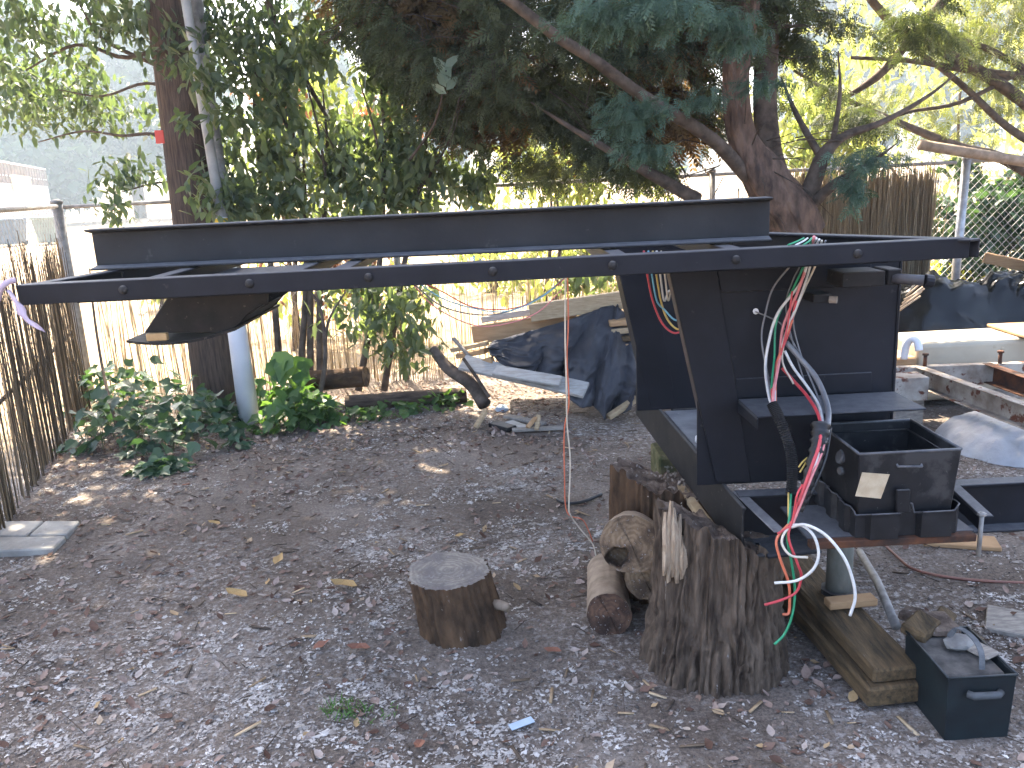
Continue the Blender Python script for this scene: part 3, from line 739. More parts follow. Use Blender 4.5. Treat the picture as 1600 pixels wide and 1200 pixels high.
# black tape wrap near the box corner
lp = spline(px([(1283, 662, 2.24), (1278, 700, 2.205), (1264, 750, 2.18), (1252, 790, 2.17)]), 8)
mb = MB().tube(lp, [.026 - .012 * k / len(lp) + .004 * math.sin(k * 2.3) for k in range(len(lp))], 9); mb.build('torn_tape_wrap', BLKPL, hz, True)

dw = thing('hanging_wire_pair', P(885, 700, 2.5), 'thin white and orange wires dangling from the deck to the ground', 'wires')
wire('wire', px([(884, 405, 2.55), (883, 520, 2.56), (885, 600, 2.58), (886, 660, 2.62), (891, 720, 2.66), (889, 790, 2.7), (892, 806, 2.72), (908, 828, 2.78), (926, 850, 2.8), (931, 868, 2.8)]), .0030, W_['cream'], dw)
wire('wire', px([(886, 405, 2.55), (888, 500, 2.56), (886, 560, 2.58), (889, 630, 2.62), (882, 670, 2.64), (882, 740, 2.7), (886, 800, 2.74), (910, 812, 2.8), (920, 830, 2.86), (926, 846, 2.9)]), .0026, W_['orange'], dw)
sw = thing('slack_deck_wires', P(780, 470, 2.5), 'loose wires sagging below the deck rail over the tarp', 'wires')
for c_, r_, pts in (('red', .0022, [(655, 440, 2.3), (690, 455, 2.4), (740, 480, 2.5), (800, 482, 2.55), (850, 462, 2.6), (890, 428, 2.6)]),
                    ('grey', .0026, [(640, 438, 2.3), (690, 478, 2.4), (750, 492, 2.5), (800, 485, 2.55), (850, 460, 2.6), (892, 426, 2.6)]),
                    ('blue', .0022, [(650, 440, 2.3), (700, 470, 2.4), (770, 487, 2.5), (815, 480, 2.55), (858, 456, 2.6), (894, 424, 2.6)]),
                    ('pink', .0022, [(640, 438, 2.3), (680, 480, 2.4), (740, 508, 2.5), (790, 506, 2.55), (840, 488, 2.6), (880, 450, 2.6)])):
    wire('wire', px(pts), r_, W_[c_], sw)
nw = thing('neck_wires', P(1030, 470, 2.8), 'red, blue and yellow wires looping inside the neck opening', 'wires')
for c_, r_, dx, yl in (('red', .0042, 0, 520), ('blue', .0036, 7, 500), ('yellow', .0040, 14, 514), ('white', .0042, 20, 470), ('cream', .0034, 27, 462)):
    wire('wire', px([(1006 + dx, 392, 2.75), (1012 + dx, 432, 2.78), (1020 + dx * .9, 470, 2.8), (1034 + dx * .6, yl - 16, 2.8), (1052 + dx * .4, yl, 2.78), (1070, yl - 4, 2.76)]), r_, W_[c_], nw)
# faded cloth strip tied to the left end of the rail
cs = thing('cloth_strip', P(10, 440, 2.19), 'faded pink cloth strip tied round the left end of the deck rail', 'cloth')
MB().tube(spline(px([(-4, 470, 2.19), (2, 450, 2.18), (14, 440, 2.19), (24, 438, 2.2)]), 5), [.008] * 16, 7).build('knot', RIBBON, cs, True)
V = []; Fs = []
for k in range(10):
    s_ = k / 9; c = P(10 + 48 * s_ + 4 * math.sin(s_ * 7), 452 + 62 * s_ ** .9, 2.18 - .03 * s_); wv = .006 + .013 * s_
    V += [c + Vector((-wv, .004 * math.sin(k * 2), wv * .6)), c + Vector((0, -.006, 0)), c + Vector((wv, .006 * math.cos(k * 1.7), -wv * .5))]
for k in range(9):
    for j in range(2): Fs.append((k*3+j, k*3+j+1, k*3+4+j, k*3+3+j))
o = MB().add(V, Fs).build('tail', RIBBON, cs, True); so_ = o.modifiers.new('s', 'SOLIDIFY'); so_.thickness = .0015

# ------------------------------------------------------------------ stumps and logs
def stump(t, c, rb, rt, h, barkm, topm, ridge, seed, topnoise=.012, lean=(0, 0), nth=220, nz=44, oval=1.0, rise=0.0):
    th = np.linspace(0, 2 * math.pi, nth, endpoint=False); zz = np.linspace(-.03, h, nz)
    T, Z = np.meshgrid(th, zz); s_ = np.clip(Z / h, 0, 1)
    R = rt + (rb - rt) * (1 - s_) ** 1.7
    kk = T / (2 * math.pi); wob = fbm(np.cos(T) * 1.3 + 5, np.sin(T) * 1.3 + Z * .5, seed, 2) - .45
    n1 = fbm(kk * 36 + .7 * fbm(kk * 14, Z * 5, seed + 5, 2), Z * 2.6, seed + 1, 2)
    n2 = fbm(kk * 80 + .8 * fbm(kk * 30, Z * 12, seed + 6, 2), Z * 7.0, seed + 2, 2)
    rid = np.maximum(np.clip(1 - np.abs(n1 - .37) * 8, 0, 1), .55 * np.clip(1 - np.abs(n2 - .37) * 8, 0, 1))
    R = R * (1 + .22 * wob) - ridge * rid + ridge * .8 * (fbm(kk * 90, Z * 34, seed + 9, 2) - .45)
    zt = topnoise * 6 * (fbm(np.cos(th) * 3, np.sin(th) * 3, seed + 3, 3) - .45)
    if rise: zt = zt + rise * np.clip(.5 - .62 * np.cos(th - .35) - .1, 0, 1) ** 1.3 + .045 * rise / .15 * (vnoise(th * 9, th * 0, seed + 4) - .4)
    Z2 = Z + np.where(s_ > .55, (s_ - .55) / .45, 0) * zt[None]
    V = np.stack([c[0] + lean[0] * s_ + R * np.cos(T), c[1] + lean[1] * s_ + R * np.sin(T) * oval, c[2] + Z2], -1).reshape(-1, 3)
    ii_ = np.arange(nth * nz).reshape(nz, nth); nxt = np.roll(ii_, -1, 1)
    Fq = np.stack([ii_[:-1], nxt[:-1], nxt[1:], ii_[1:]], -1).reshape(-1, 4)
    np_obj('bark', V, Fq, barkm, t, smooth=True)
    # top
    nr = 26; rim = V.reshape(nz, nth, 3)[-1]; cen_ = rim.mean(0); VV = []
    for k in range(nr):
        f_ = 1 - k / (nr - 1)
        ring = cen_ + (rim - cen_) * f_
        dz = topnoise * 5 * (fbm(ring[:,0] * 16, ring[:,1] * 16, seed + 13, 4) - .47) * (0 if k == 0 else 1)
        ring = ring.copy(); ring[:,2] = ring[:,2] * 1 + dz; VV.append(ring)
    VV = np.concatenate(VV); ii_ = np.arange(nth * nr).reshape(nr, nth); nxt = np.roll(ii_, -1, 1)
    Fq = np.stack([ii_[:-1], nxt[:-1], nxt[1:], ii_[1:]], -1).reshape(-1, 4)
    o_ = np_obj('cut_top', VV - np.array([cen_[0], cen_[1], 0]), Fq, topm, None, smooth=True)
    o_.matrix_basis = Matrix.Translation((cen_[0], cen_[1], 0)); child(o_, t)
    return rim
bs = thing('tree_stump', (.60, 2.53, 0), 'large furrowed grey tree stump carrying the front of the trailer frame', 'stump')
stump(bs, (.640, 2.53, 0), .248, .205, .41, BARK, ROT, .028, 21, .008, lean=(.015, 0), nth=520, nz=130, rise=.15)
# splintered pale shard standing at its left edge
def shard(name, pts, m, parent, dep):
    poly = [P(x, y, Y) for x, y, Y in pts]
    return MB().prism(poly, dep).build(name, m, parent, False, .004)
for k, (xa, xb, yt, yb) in enumerate(((1034, 1041, 842, 900), (1038, 1047, 800, 905), (1043, 1051, 783, 910), (1048, 1056, 793, 902), (1052, 1060, 812, 912), (1057, 1064, 803, 896), (1061, 1069, 836, 905), (1066, 1073, 850, 890))):
    yo = .004 * (k % 3); xm = (xa + xb) / 2; n_ = 5; V = []; Fs = []
    for i in range(n_):
        s_ = i / (n_ - 1); y_ = yb + (yt - yb) * s_; w_ = (xb - xa) * (.35 + 1.5 * s_ * (1 - s_) + .02 * (1 - s_)); cxp = xm + 2.5 * math.sin(k * 2.1 + s_ * 3)
        Yf = 2.392 - .030 * math.sin(s_ * 3.14) + .02 * s_ + yo
        V += [P(cxp - w_, y_ + random.uniform(-2, 2), Yf + .006), P(cxp, y_, Yf - .004), P(cxp + w_, y_ + random.uniform(-2, 2), Yf + .005), P(cxp + w_ * .7, y_, Yf + .04), P(cxp - w_ * .7, y_, Yf + .04)]
    for i in range(n_ - 1):
        for j in range(5): Fs.append((i*5+j, i*5+(j+1) % 5, (i+1)*5+(j+1) % 5, (i+1)*5+j))
    Fs.append(tuple((n_-1)*5+j for j in range(5)))
    MB().add(V, Fs).build('splinter', SPLINT, bs)

rs = thing('rotten_stump', (.58, 3.12, 0), 'crumbling hollow stump with pale wood crumbs behind the big stump', 'stump')
stump(rs, (.585, 3.10, 0), .25, .215, .385, BARKBR, ROT, .02, 41, .014, rise=.11)
mb = MB()
for k in range(90):                                   # loose wood crumbs on it
    a = random.random() * 6.28; r = .19 * math.sqrt(random.random()); c = Vector((.60 + r * math.cos(a), 3.07 + r * math.sin(a) - .04, .405 + random.uniform(-.01, .03) + .05 * (1 - r / .2)))
    s_ = random.uniform(.004, .013); e = Euler((random.random()*6, random.random()*6, random.random()*6)).to_matrix()
    mb.add([c + e @ Vector(v) for v in ((-s_, -s_*.5, -s_*.3), (s_, -s_*.4, -s_*.3), (s_*.8, s_*.5, -s_*.2), (-s_*.7, s_*.6, -s_*.3), (0, 0, s_*.5))], [(3,2,1,0), (0,1,4), (1,2,4), (2,3,4), (3,0,4)])
tag(mb.build('wood_crumbs', mat('pale wood crumbs', (.36, .30, .245), (.18, .135, .10), 30, .9, .1, bump=.3), rs), kind='stuff')

ss = thing('chopping_block', (-.245, 2.79, 0), 'short round wooden chopping block standing alone in the yard', 'stump')
stump(ss, (-.225, 2.79, 0), .168, .158, .24, BARKBR, ENDTOP, .013, 61, .0012, lean=(-.042, .0), nth=180, nz=36)
kn = P(790, 948, 2.72)
MB().tube([kn + Vector((-.05, .03, -.005)), kn + Vector((-.02, .015, 0)), kn, kn + Vector((.012, -.004, .006))], [.02, .019, .017, .009], 10).build('branch_knot', BARKLOG, ss, True)

def log(name, label, p1, p2, r1, r2, barkm, endm, hole=None, seed=1, group=None, oval=1.0):
    p1 = Vector(p1); p2 = Vector(p2); L = (p2 - p1).length
    Mx = Matrix.Translation(p1) @ (p2 - p1).to_track_quat('Z', 'Y').to_matrix().to_4x4()
    t = thing(name, p1, label, 'log', group)
    nth, nz = 96, 30; th = np.linspace(0, 2*math.pi, nth, endpoint=False); zz = np.linspace(0, L, nz); T, Z = np.meshgrid(th, zz)
    R = r1 + (r2 - r1) * Z / L; R = R * (1 + .16 * (fbm(np.cos(T) * 1.5 + 3, np.sin(T) * 1.5 + Z * 1.2, seed, 3) - .45)) + .004 * (fbm(T * 6, Z * 30, seed + 2, 3) - .45)
    V = np.stack([R * np.cos(T), R * np.sin(T) * oval, Z], -1)
    ii_ = np.arange(nth*nz).reshape(nz, nth); nxt = np.roll(ii_, -1, 1)
    Fq = np.stack([ii_[:-1], nxt[:-1], nxt[1:], ii_[1:]], -1).reshape(-1, 4)
    o_ = np_obj('bark', V.reshape(-1, 3), Fq, barkm, None, smooth=True); o_.matrix_basis = Mx; child(o_, t)
    for e_, ring, sg in ((0, V[0], 1), (1, V[-1], -1)):
        nr = 30; VV = []; rs_ = np.random.default_rng(seed)
        for k in range(nr):
            f_ = 1 - k / (nr - 1); q_ = ring * f_; q_ = q_.copy(); q_[:, 2] = ring[:, 2]
            dz = .004 * (fbm(q_[:,0] * 60, q_[:,1] * 60, seed + 7, 3) - .45)
            dz += .010 * np.clip(1 - np.abs(np.sin((np.arctan2(q_[:,1], q_[:,0]) - 1.1))) * (8 + 90 * f_ * r1), 0, 1) * (f_ < .93)     # radial check crack
            if hole and e_ == 0:
                dd = np.hypot((q_[:,0] - hole[0]) / hole[2], (q_[:,1] - hole[1]) / hole[3]) + .8 * (fbm(q_[:,0] * 50, q_[:,1] * 50, seed + 3, 2) - .45)
                dz = dz + .10 * np.clip((1 - dd) * 3, 0, 1)
            q_[:, 2] += sg * dz * (0 if k == 0 else 1); VV.append(q_)
        VV = np.concatenate(VV); ii_ = np.arange(nth*nr).reshape(nr, nth); nxt = np.roll(ii_, -1, 1)
        Fq = np.stack([ii_[:-1], ii_[1:], nxt[1:], nxt[:-1]], -1).reshape(-1, 4)
        o_ = np_obj('cut_end', VV, Fq, endm, None, smooth=True); o_.matrix_basis = Mx; child(o_, t)
    return t
# lower log, upper hollow log and a short one between them
la = P(952, 961, 2.70)
log('cut_log', 'lower log with red-brown sawn end lying left of the big stump', la, (la.x + .05, la.y + .50, .0), .080, .080, BARKLOG, ENDR, seed=3)
lb = P(986, 850, 2.66)
log('cut_log', 'upper hollow log with rotted hole resting against the big stump', lb, (lb.x + .07, lb.y + .40, lb.z - .15), .108, .112, BARKLOG, END, hole=(.045, -.045, .038, .032), seed=8, oval=.92)
lc = P(1008, 905, 2.72)
log('cut_log', 'half hidden small log wedged between the two logs and the big stump', lc, (lc.x + .05, lc.y + .36, lc.z - .12), .072, .07, BARKBR, END, seed=13)

# mossy block on the rotten stump carrying the channel
mbk = tag(MB().box((.52, 3.12, .425), (.70, 3.42, ZL0 - .002)).build('wood_shim', MOSSY), None, None) if False else None
bk = G(1000, 702, .30)
blk = MB().obox((bk.x + .10, 3.36, .30), (bk.x + .10, 3.58, .30), .20, .26).build('mossy_block', MOSSY, None, False, .008)
tag(blk, 'mossy square timber block under the far end of the cross channel', 'wood block')
b0 = G(1098, 785, ZL0 - .02); 
brd = MB().obox((n0.x - .006, n0.y - .012, ZL0 - .016), (f0.x + .02, 3.05, ZL0 - .016), .034, .024).build('pale_board', WOODPALE, None, False, .003)
tag(brd, 'pale pine board squeezed between cross channel and big stump', 'board')

# ------------------------------------------------------------------ timbers, jack post, pipe, battery on the ground
def plank(name, label, p1, p2, wid, thk, m, up=(0,0,1), cat='board', group=None, bevel=.004):
    o_ = MB().obox(p1, p2, wid, thk, up).build(name, m, None, False, bevel); return tag(o_, label, cat, group)
tn = G(1386, 1090, 0)
plank('timber_beam', 'upper of two stacked brown timbers under the jack post', (1.120, 2.22, .100), (1.035, 3.25, .100), .155, .048, TIMBER, cat='timber', bevel=.008)
plank('timber_beam', 'lower of two stacked brown timbers lying flat on the earth', (1.112, 2.20, .042), (1.005, 3.30, .042), .185, .066, TIMBER, cat='timber', bevel=.008)
jb = G(1310, 925, .135)
jk = thing('jack_post', (jb.x, jb.y, .133), 'round grey support post standing on the stacked timbers', 'post')
MB().tube([(jb.x, jb.y, .15), (jb.x, jb.y, ZL0 + .0)], .044, 18).build('tube', mat('mossy grey galvanised tube', (.20, .20, .175), (.10, .105, .085), 12, .75, .3, (1, 1, .5), bump=.4), jk, True)
MB().tube([(jb.x, jb.y, .133), (jb.x, jb.y, .150)], .062, 8).build('foot_plate', STEELD, jk)
MB().box((jb.x - .06, jb.y - .055, ZL0 - .012), (jb.x + .06, jb.y + .05, ZL0 - .002)).build('head_plate', RUST, jk)
plank('wood_offcut', 'short ochre wood offcut lying on the timber by the post', (jb.x - .08, jb.y - .10, .148), (jb.x + .09, jb.y - .085, .148), .05, .028, WOODTAN, cat='wood')
pp0, pp1 = G(1343, 862, .02), G(1400, 978, .13)
tag(MB().tube([pp0, pp0.lerp(pp1, .5) + Vector((.005, 0, .012)), pp1], .0155, 12).build('steel_pipe', GALVD, None, True), 'thin grey steel pipe leaning on the ground battery', 'pipe')
# battery: black case with carry strap and rubbish on top
by0 = 2.045; A0, A1 = P(1482, 1062, by0), P(1590, 1052, by0)
bzt = .5 * (A0.z + A1.z); bx0, bx1 = A0.x, A1.x
by1 = G(1408, 985, bzt).y
bt = thing('old_battery', ((bx0+bx1)/2, (by0+by1)/2, 0), 'old dark battery in open case with strap on the ground', 'battery')
open_box((bx0+bx1)/2, (by0+by1)/2, -.012, bzt, (bx1-bx0) * .94, (by1-by0) * .96, bx1-bx0, by1-by0, .005, 'case', BATTG, bt, .004); bcase = bpy.data.objects[-1] if False else [o_ for o_ in bt.children if o_.name.startswith('case')][0]
mb = MB(); lpz = [Vector((bx0, by0, bzt)), Vector((bx1, by0, bzt)), Vector((bx1, by1, bzt)), Vector((bx0, by1, bzt))]
for k in range(4): mb.tube([lpz[k], lpz[(k+1) % 4]], .004, 6)
mb.build('case_rim', BATTG, bcase, True)
MB().box((bx0 + .012, by0 + .035, .02), (bx1 - .012, by1 - .02, bzt - .014)).build('battery_top', mat('dusty battery lid', (.13, .12, .108), (.05, .047, .044), 18, .85, .2, bump=.5), bt, False, .004)
hx0, hx1 = bx0 + .055, bx1 - .045
MB().tube([(hx0, by0 - .004, bzt - .050), (hx0 + .012, by0 - .016, bzt - .050), (hx1 - .012, by0 - .016, bzt - .050), (hx1, by0 - .004, bzt - .050)], .011, 10).build('front_handle', mat('dusty grip', (.06, .065, .07), (.03, .034, .036), 30, .6, .4), bcase, True)
mb = MB(); sp_ = spline([(bx0 + .095, by1 - .07, bzt + .012), (bx0 + .115, by0 + .17, bzt + .05), (bx0 + .120, by0 + .10, bzt + .058), (bx0 + .118, by0 + .055, bzt + .04), (bx0 + .116, by0 + .04, bzt - .005)], 8)
for i in range(len(sp_) - 1): mb.obox(sp_[i], sp_[i+1], .016, .003, (0, -.3, 1))
mb.build('carry_strap', mat('grey webbing strap', (.14, .145, .15), (.08, .085, .09), 40, .8, .2, bump=.3), bt)
for k, (dx, dy, sx_, sy_, sz_, m_) in enumerate(((.05, .26, .055, .045, .028, TIMBER), (.115, .27, .05, .05, .022, ROT), (.06, .33, .04, .03, .02, ROT), (.15, .31, .035, .03, .018, TIMBER), (.16, .12, .03, .045, .008, WOODGREY))):
    c = Vector((bx0 + dx, by0 + dy, bzt + .002)); e = Euler((random.uniform(-.2, .2), random.uniform(-.2, .2), random.random() * 3)).to_matrix()
    mb = MB(); vv = [c + e @ Vector((a * sx_ * random.uniform(.75, 1.1), b * sy_ * random.uniform(.75, 1.1), cc * sz_ * random.uniform(.7, 1.1))) for a in (-1, 1) for b in (-1, 1) for cc in (-.5, 1)]
    mb.add(vv, [(0,1,3,2), (4,6,7,5), (0,4,5,1), (2,3,7,6), (1,5,7,3), (0,2,6,4)])
    tag(mb.build('rubble_chunk', m_, None, False, .006), ['brown wood chunk on the left of the old battery', 'flat brown chunk on the right of the old battery', 'small brown chunk at the back of the old battery', 'dark chunk in the far corner of the old battery', 'grey splinter beside the strap of the old battery'][k], 'rubble', 'chunks on the old battery')
stn = bmesh.new(); bmesh.ops.create_icosphere(stn, subdivisions=2, radius=1)
for v in stn.verts: v.co = Vector((v.co.x * .052, v.co.y * .040, v.co.z * .016)) * random.uniform(.9, 1.1)
me = bpy.data.meshes.new('flat_stone'); stn.to_mesh(me); stn.free(); me.materials.append(mat('battery top stone', (.24, .23, .21), (.15, .14, .13), 20, .85, .2)); o = bpy.data.objects.new('flat_stone', me); COL.objects.link(o)
o.matrix_basis = Matrix.Translation((bx0 + .12, by0 + .17, bzt + .004)) @ Matrix.Rotation(.4, 4, 'Z'); tag(o, 'flat pale grey stone under the battery strap', 'stone')

# ================================================================== junk pile with tarp
def ptn(x, y, Y): return P(x, y, Y)
plank('plywood_sheet', 'tan plywood sheet leaning behind the left of the tarp', P(738, 524, 6.05), P(902, 500, 6.05), .03, .135, WOODTAN)
plank('pine_beam', 'thick pale pine beam sloping above the tarp', P(828, 489, 5.98), P(990, 466, 5.98), .07, .125, WOODPALE, cat='beam')
plank('white_lath', 'thin white lath behind the pale pine beam', P(752, 500, 6.2), P(840, 486, 6.2), .02, .045, WOODWHITE)
plank('white_board', 'long peeling white board at the foot of the tarp pile', P(722, 566, 5.75), P(916, 610, 5.42), .14, .028, WOODWHITE, (0, -.6, 1))
plank('white_board', 'short white board lying on the long peeling board', P(772, 578, 5.55), P(876, 596, 5.42), .10, .022, WOODWHITE, (0, -.5, 1))
plank('broken_plank', 'tan broken plank sticking out left of the tarp', P(706, 547, 6.0), P(762, 536, 5.9), .06, .03, WOODPALE)
plank('broken_plank', 'brown broken plank below the plywood sheet', P(715, 556, 5.95), P(760, 548, 5.85), .07, .035, WOODTAN)
plank('broken_plank', 'grey splintered stake leaning left of the plywood', P(708, 528, 5.95), P(738, 562, 5.85), .03, .02, WOODGREY)
plank('broken_plank', 'ochre plank end under the left corner of the tarp', P(738, 572, 5.8), P(770, 562, 5.72), .05, .05, WOODTAN)
for k in range(8):                                   # cut ends stacked beside the neck leg
    y_ = 500 + k * 12; x_ = 968 + k * 2.3
    plank('stacked_slat', 'wooden slat in the stack right of the tarp, number %s from the top' % ['one','two','three','four','five','six','seven','eight'][k], P(x_ - 18, y_ + 3, 5.85), P(x_ + 16 + random.uniform(-3, 3), y_, 5.85), .22, .038, [WOODTAN, WOODPALE, TIMBER][k % 3], group='slats stacked right of the tarp', cat='slat')
# leaning dead branch
db = tag(MB().tube(spline([P(676, 545, 6.0), P(700, 575, 5.9), P(735, 600, 5.75), P(757, 632, 5.6)], 6), [.035, .036, .038, .04, .042, .043, .044, .044, .045, .045, .046, .046, .047, .047, .048, .048, .048, .048, .05], 12).build('dead_branch', BRANCH, None, True), 'thick grey dead branch leaning left of the junk pile', 'branch')
tag(MB().tube(spline([P(724, 560, 5.7), P(745, 590, 5.62), P(764, 620, 5.52)], 5), .012, 7).build('dead_branch', BRANCH, None, True), 'thin dark stick beside the thick leaning branch', 'branch')
# tarp: front drapes in folds, top runs back over the pile
topE = [(764, 536, 5.85), (800, 524, 5.85), (850, 512, 5.85), (900, 494, 5.88), (940, 482, 5.9), (962, 476, 5.92), (976, 488, 5.9), (992, 540, 5.85), (1004, 585, 5.8)]
botE = [(772, 556, 5.72), (806, 576, 5.66), (846, 584, 5.62), (880, 600, 5.56), (905, 634, 5.46), (925, 640, 5.44), (952, 650, 5.42), (980, 632, 5.44), (1006, 606, 5.5)]
def lerp_l(L, s_):
    k = s_ * (len(L) - 1); i = min(int(k), len(L) - 2); f_ = k - i
    return [L[i][j] * (1 - f_) + L[i+1][j] * f_ for j in range(3)]
nu, nv, nb = 120, 44, 14
V = np.zeros((nv + nb, nu, 3))
for i in range(nu):
    s_ = i / (nu - 1); t_ = lerp_l(topE, s_); b_ = lerp_l(botE, s_)
    tp = P(*t_); bp = P(*b_)
    for j in range(nv):
        f_ = j / (nv - 1); p = tp.lerp(bp, f_)
        ph = s_ * 30 + 1.6 * fbm(s_ * 5, f_ * 1.5, 71, 2) * 6
        fold = (abs(math.sin(ph * .62)) ** .8 - .5) * (.04 + .10 * f_) * (1.2 if s_ > .6 else .9)
        wr = .20 * (fbm(s_ * 9, f_ * 4, 73, 4) - .47) + .09 * abs(fbm(s_ * 22 + f_ * 8, f_ * 7, 75, 2) - .4)
        p = p + Vector((.02 * math.sin(ph), -.10 * math.sin(f_ * 3.0) * (.4 + s_ * .6) - fold - wr, .015 * math.sin(ph * .7) * f_))
        V[nb + j, i] = p
    for j in range(nb):
        f_ = (j + 1) / nb; p = tp + Vector((.04 * f_, .55 * f_, -.10 * f_ + .03 * (float(fbm(s_ * 12, f_ * 4, 77, 3)) - .45)))
        V[nb - 1 - j, i] = p
ii_ = np.arange((nv + nb) * nu).reshape(nv + nb, nu)
Fq = np.stack([ii_[:-1, :-1], ii_[1:, :-1], ii_[1:, 1:], ii_[:-1, 1:]], -1).reshape(-1, 4)
tp_ = np_obj('tarp', V.reshape(-1, 3), Fq, TARP, None, smooth=True); tag(tp_, 'dark blue-grey tarp draped in folds over the junk pile', 'tarp')
sm = tp_.modifiers.new('solid', 'SOLIDIFY'); sm.thickness = .004
# scraps in front of the pile
SCR = [('pine_stick', 'upright pale pine stick stuck in litter left of the pile', P(743, 668, 5.35), P(760, 640, 5.4), .045, .02, WOODPALE),
       ('pine_plank', 'pale pine plank leaning in front of the tarp corner', P(950, 652, 5.35), P(996, 622, 5.42), .06, .03, WOODPALE),
       ('wood_scrap', 'dark flat wood scrap among litter before the pile', G(790, 650, .02), G(850, 662, .02), .06, .02, WOODGREY),
       ('wood_scrap', 'long grey wood scrap lying before the pile', G(800, 672, .02), G(880, 668, .02), .05, .02, WOODGREY),
       ('wood_scrap', 'tan wood scrap pointing up before the pile', P(838, 672, 5.2), P(842, 648, 5.25), .03, .015, WOODPALE),
       ('wood_scrap', 'tan wood scrap tilted beside the pointing one', P(824, 668, 5.2), P(838, 652, 5.25), .035, .015, WOODTAN),
       ('wood_scrap', 'pale paper-thin chip in front of the wood scraps', G(795, 658, .03), G(822, 668, .02), .07, .006, WOODWHITE),
       ('wood_scrap', 'black charred wood scrap beside the pine stick', G(770, 662, .02), G(800, 670, .02), .08, .03, STEELD)]
for nm, lb_, a, b, w_, t_, m_ in SCR: plank(nm, lb_, a, b, w_, t_, m_, cat='wood scrap', bevel=.003)
# fallen logs under the laurel
la = P(572, 588, 6.15); log('fallen_log', 'old log with pale sawn end under the laurel', la, (la.x - .55, la.y + .12, la.z - .04), .075, .08, BARKBR, END, seed=23)
log('fallen_log', 'dark log lying on the ground behind the weeds', (-1.25, 6.02, .06), (-.35, 6.12, .05), .055, .06, BARK, ENDR, seed=25)

# ================================================================== fences
CO = Vector((-3.54, 6.80, 0))                       # corner
LF1 = Vector((-2.30, 2.70, 0))                      # left fence runs towards the camera, out of frame
BR = Vector((5.6, 7.35, 0))                         # back fence right end
HF = 1.60
def chain_mesh(name, a, b, z0, z1, parent, m, cell=.062, r=.0016, sag=.0):
    a = Vector(a); b = Vector(b); L = (b - a).length; d = (b - a) / L; nrm = Vector((-d.y, d.x, 0)); H = z1 - z0
    mb = MB(); k0 = -int(H / (cell * 1.4)) - 1
    for fam in (1, -1):
        s_ = k0 * cell * 1.4
        while s_ < L + H:
            # line along direction (1, fam)
            if fam == 1: pa, pb = (s_, z0), (s_ + H, z1)
            else: pa, pb = (s_, z1), (s_ + H, z0)
            (xa, za), (xb, zb) = pa, pb
            if xa < 0: za += (0 - xa) * (1 if fam == 1 else -1); xa = 0
            if xb > L: zb -= (xb - L) * (1 if fam == 1 else -1); xb = L
            if xb - xa > .02:
                o_ = nrm * (.0017 * fam)
                mb.tube([a + d * xa + o_ + Vector((0, 0, za)), a + d * xb + o_ + Vector((0, 0, zb))], r, 3, False)
            s_ += cell * 1.4
    return tag(mb.build(name, m, parent), kind='stuff')
def reeds(name, a, b, z0, z1f, n, m, parent, rad=(.002, .0042), tilt=.03, gap=None, seed=0, thick=.03):
    a = np.array(a); b = np.array(b); r0 = np.random.default_rng(seed)
    s_ = r0.random(n)
    if gap is not None: s_ = s_[r0.random(n) < gap(s_)]
    n = len(s_); base = a[None] + (b - a)[None] * s_[:, None]
    L_ = np.linalg.norm(b - a); nrm = np.array([-(b - a)[1], (b - a)[0], 0]) / L_; dd = (b - a) / L_
    base = base + nrm * r0.normal(0, thick * .4, n)[:, None]
    H = z1f(s_) * (1 + r0.normal(0, .035, n)) - r0.random(n) ** 3 * .25
    top = base + dd * (r0.normal(0, tilt, n) * H)[:, None] + nrm * r0.normal(0, .012, n)[:, None]
    base = base.copy(); base[:, 2] = z0 - .01; top[:, 2] = H
    mid = (base + top) / 2 + dd * r0.normal(0, .012, n)[:, None]
    R_ = r0.uniform(*rad, n); ang = r0.random(n) * 6.28; Vs = []
    for kk, c_ in enumerate((base, mid, top)):
        for j in range(3):
            an = ang + j * 2.094; rr_ = R_ * (1, .9, .6)[kk]
            Vs.append(c_ + dd[None] * (np.cos(an) * rr_)[:, None] + nrm[None] * (np.sin(an) * rr_)[:, None])
    V = np.stack(Vs, 1).reshape(-1, 3); F1 = []
    for kk in (0, 3):
        for j in range(3): F1.append((kk + j, kk + (j+1) % 3, kk + 3 + (j+1) % 3, kk + 3 + j))
    Fq = (np.array(F1)[None] + (np.arange(n) * 9)[:, None, None]).reshape(-1, 4)
    return tag(np_obj(name, V, Fq, m, parent, rnd=np.repeat(r0.random(n), 9)), kind='stuff')
def post(parent, p, h, r=.030, lean=(0, 0), m=GALVD):
    p = Vector(p); po_ = MB().tube([p + Vector((0, 0, -.05)), p + Vector((lean[0], lean[1], h))], r, 14).build('post', m, parent, True)
    MB().tube([p + Vector((lean[0], lean[1], h)), p + Vector((lean[0], lean[1], h + .02)), p + Vector((lean[0], lean[1], h + .035))], [r * 1.15, r * 1.1, r * .4], 14).build('post_cap', m, po_, True)
def rail(parent, a, b, r=.020, m=GALVD, name='top_rail'): return MB().tube([a, b], r, 10).build(name, m, parent, True)
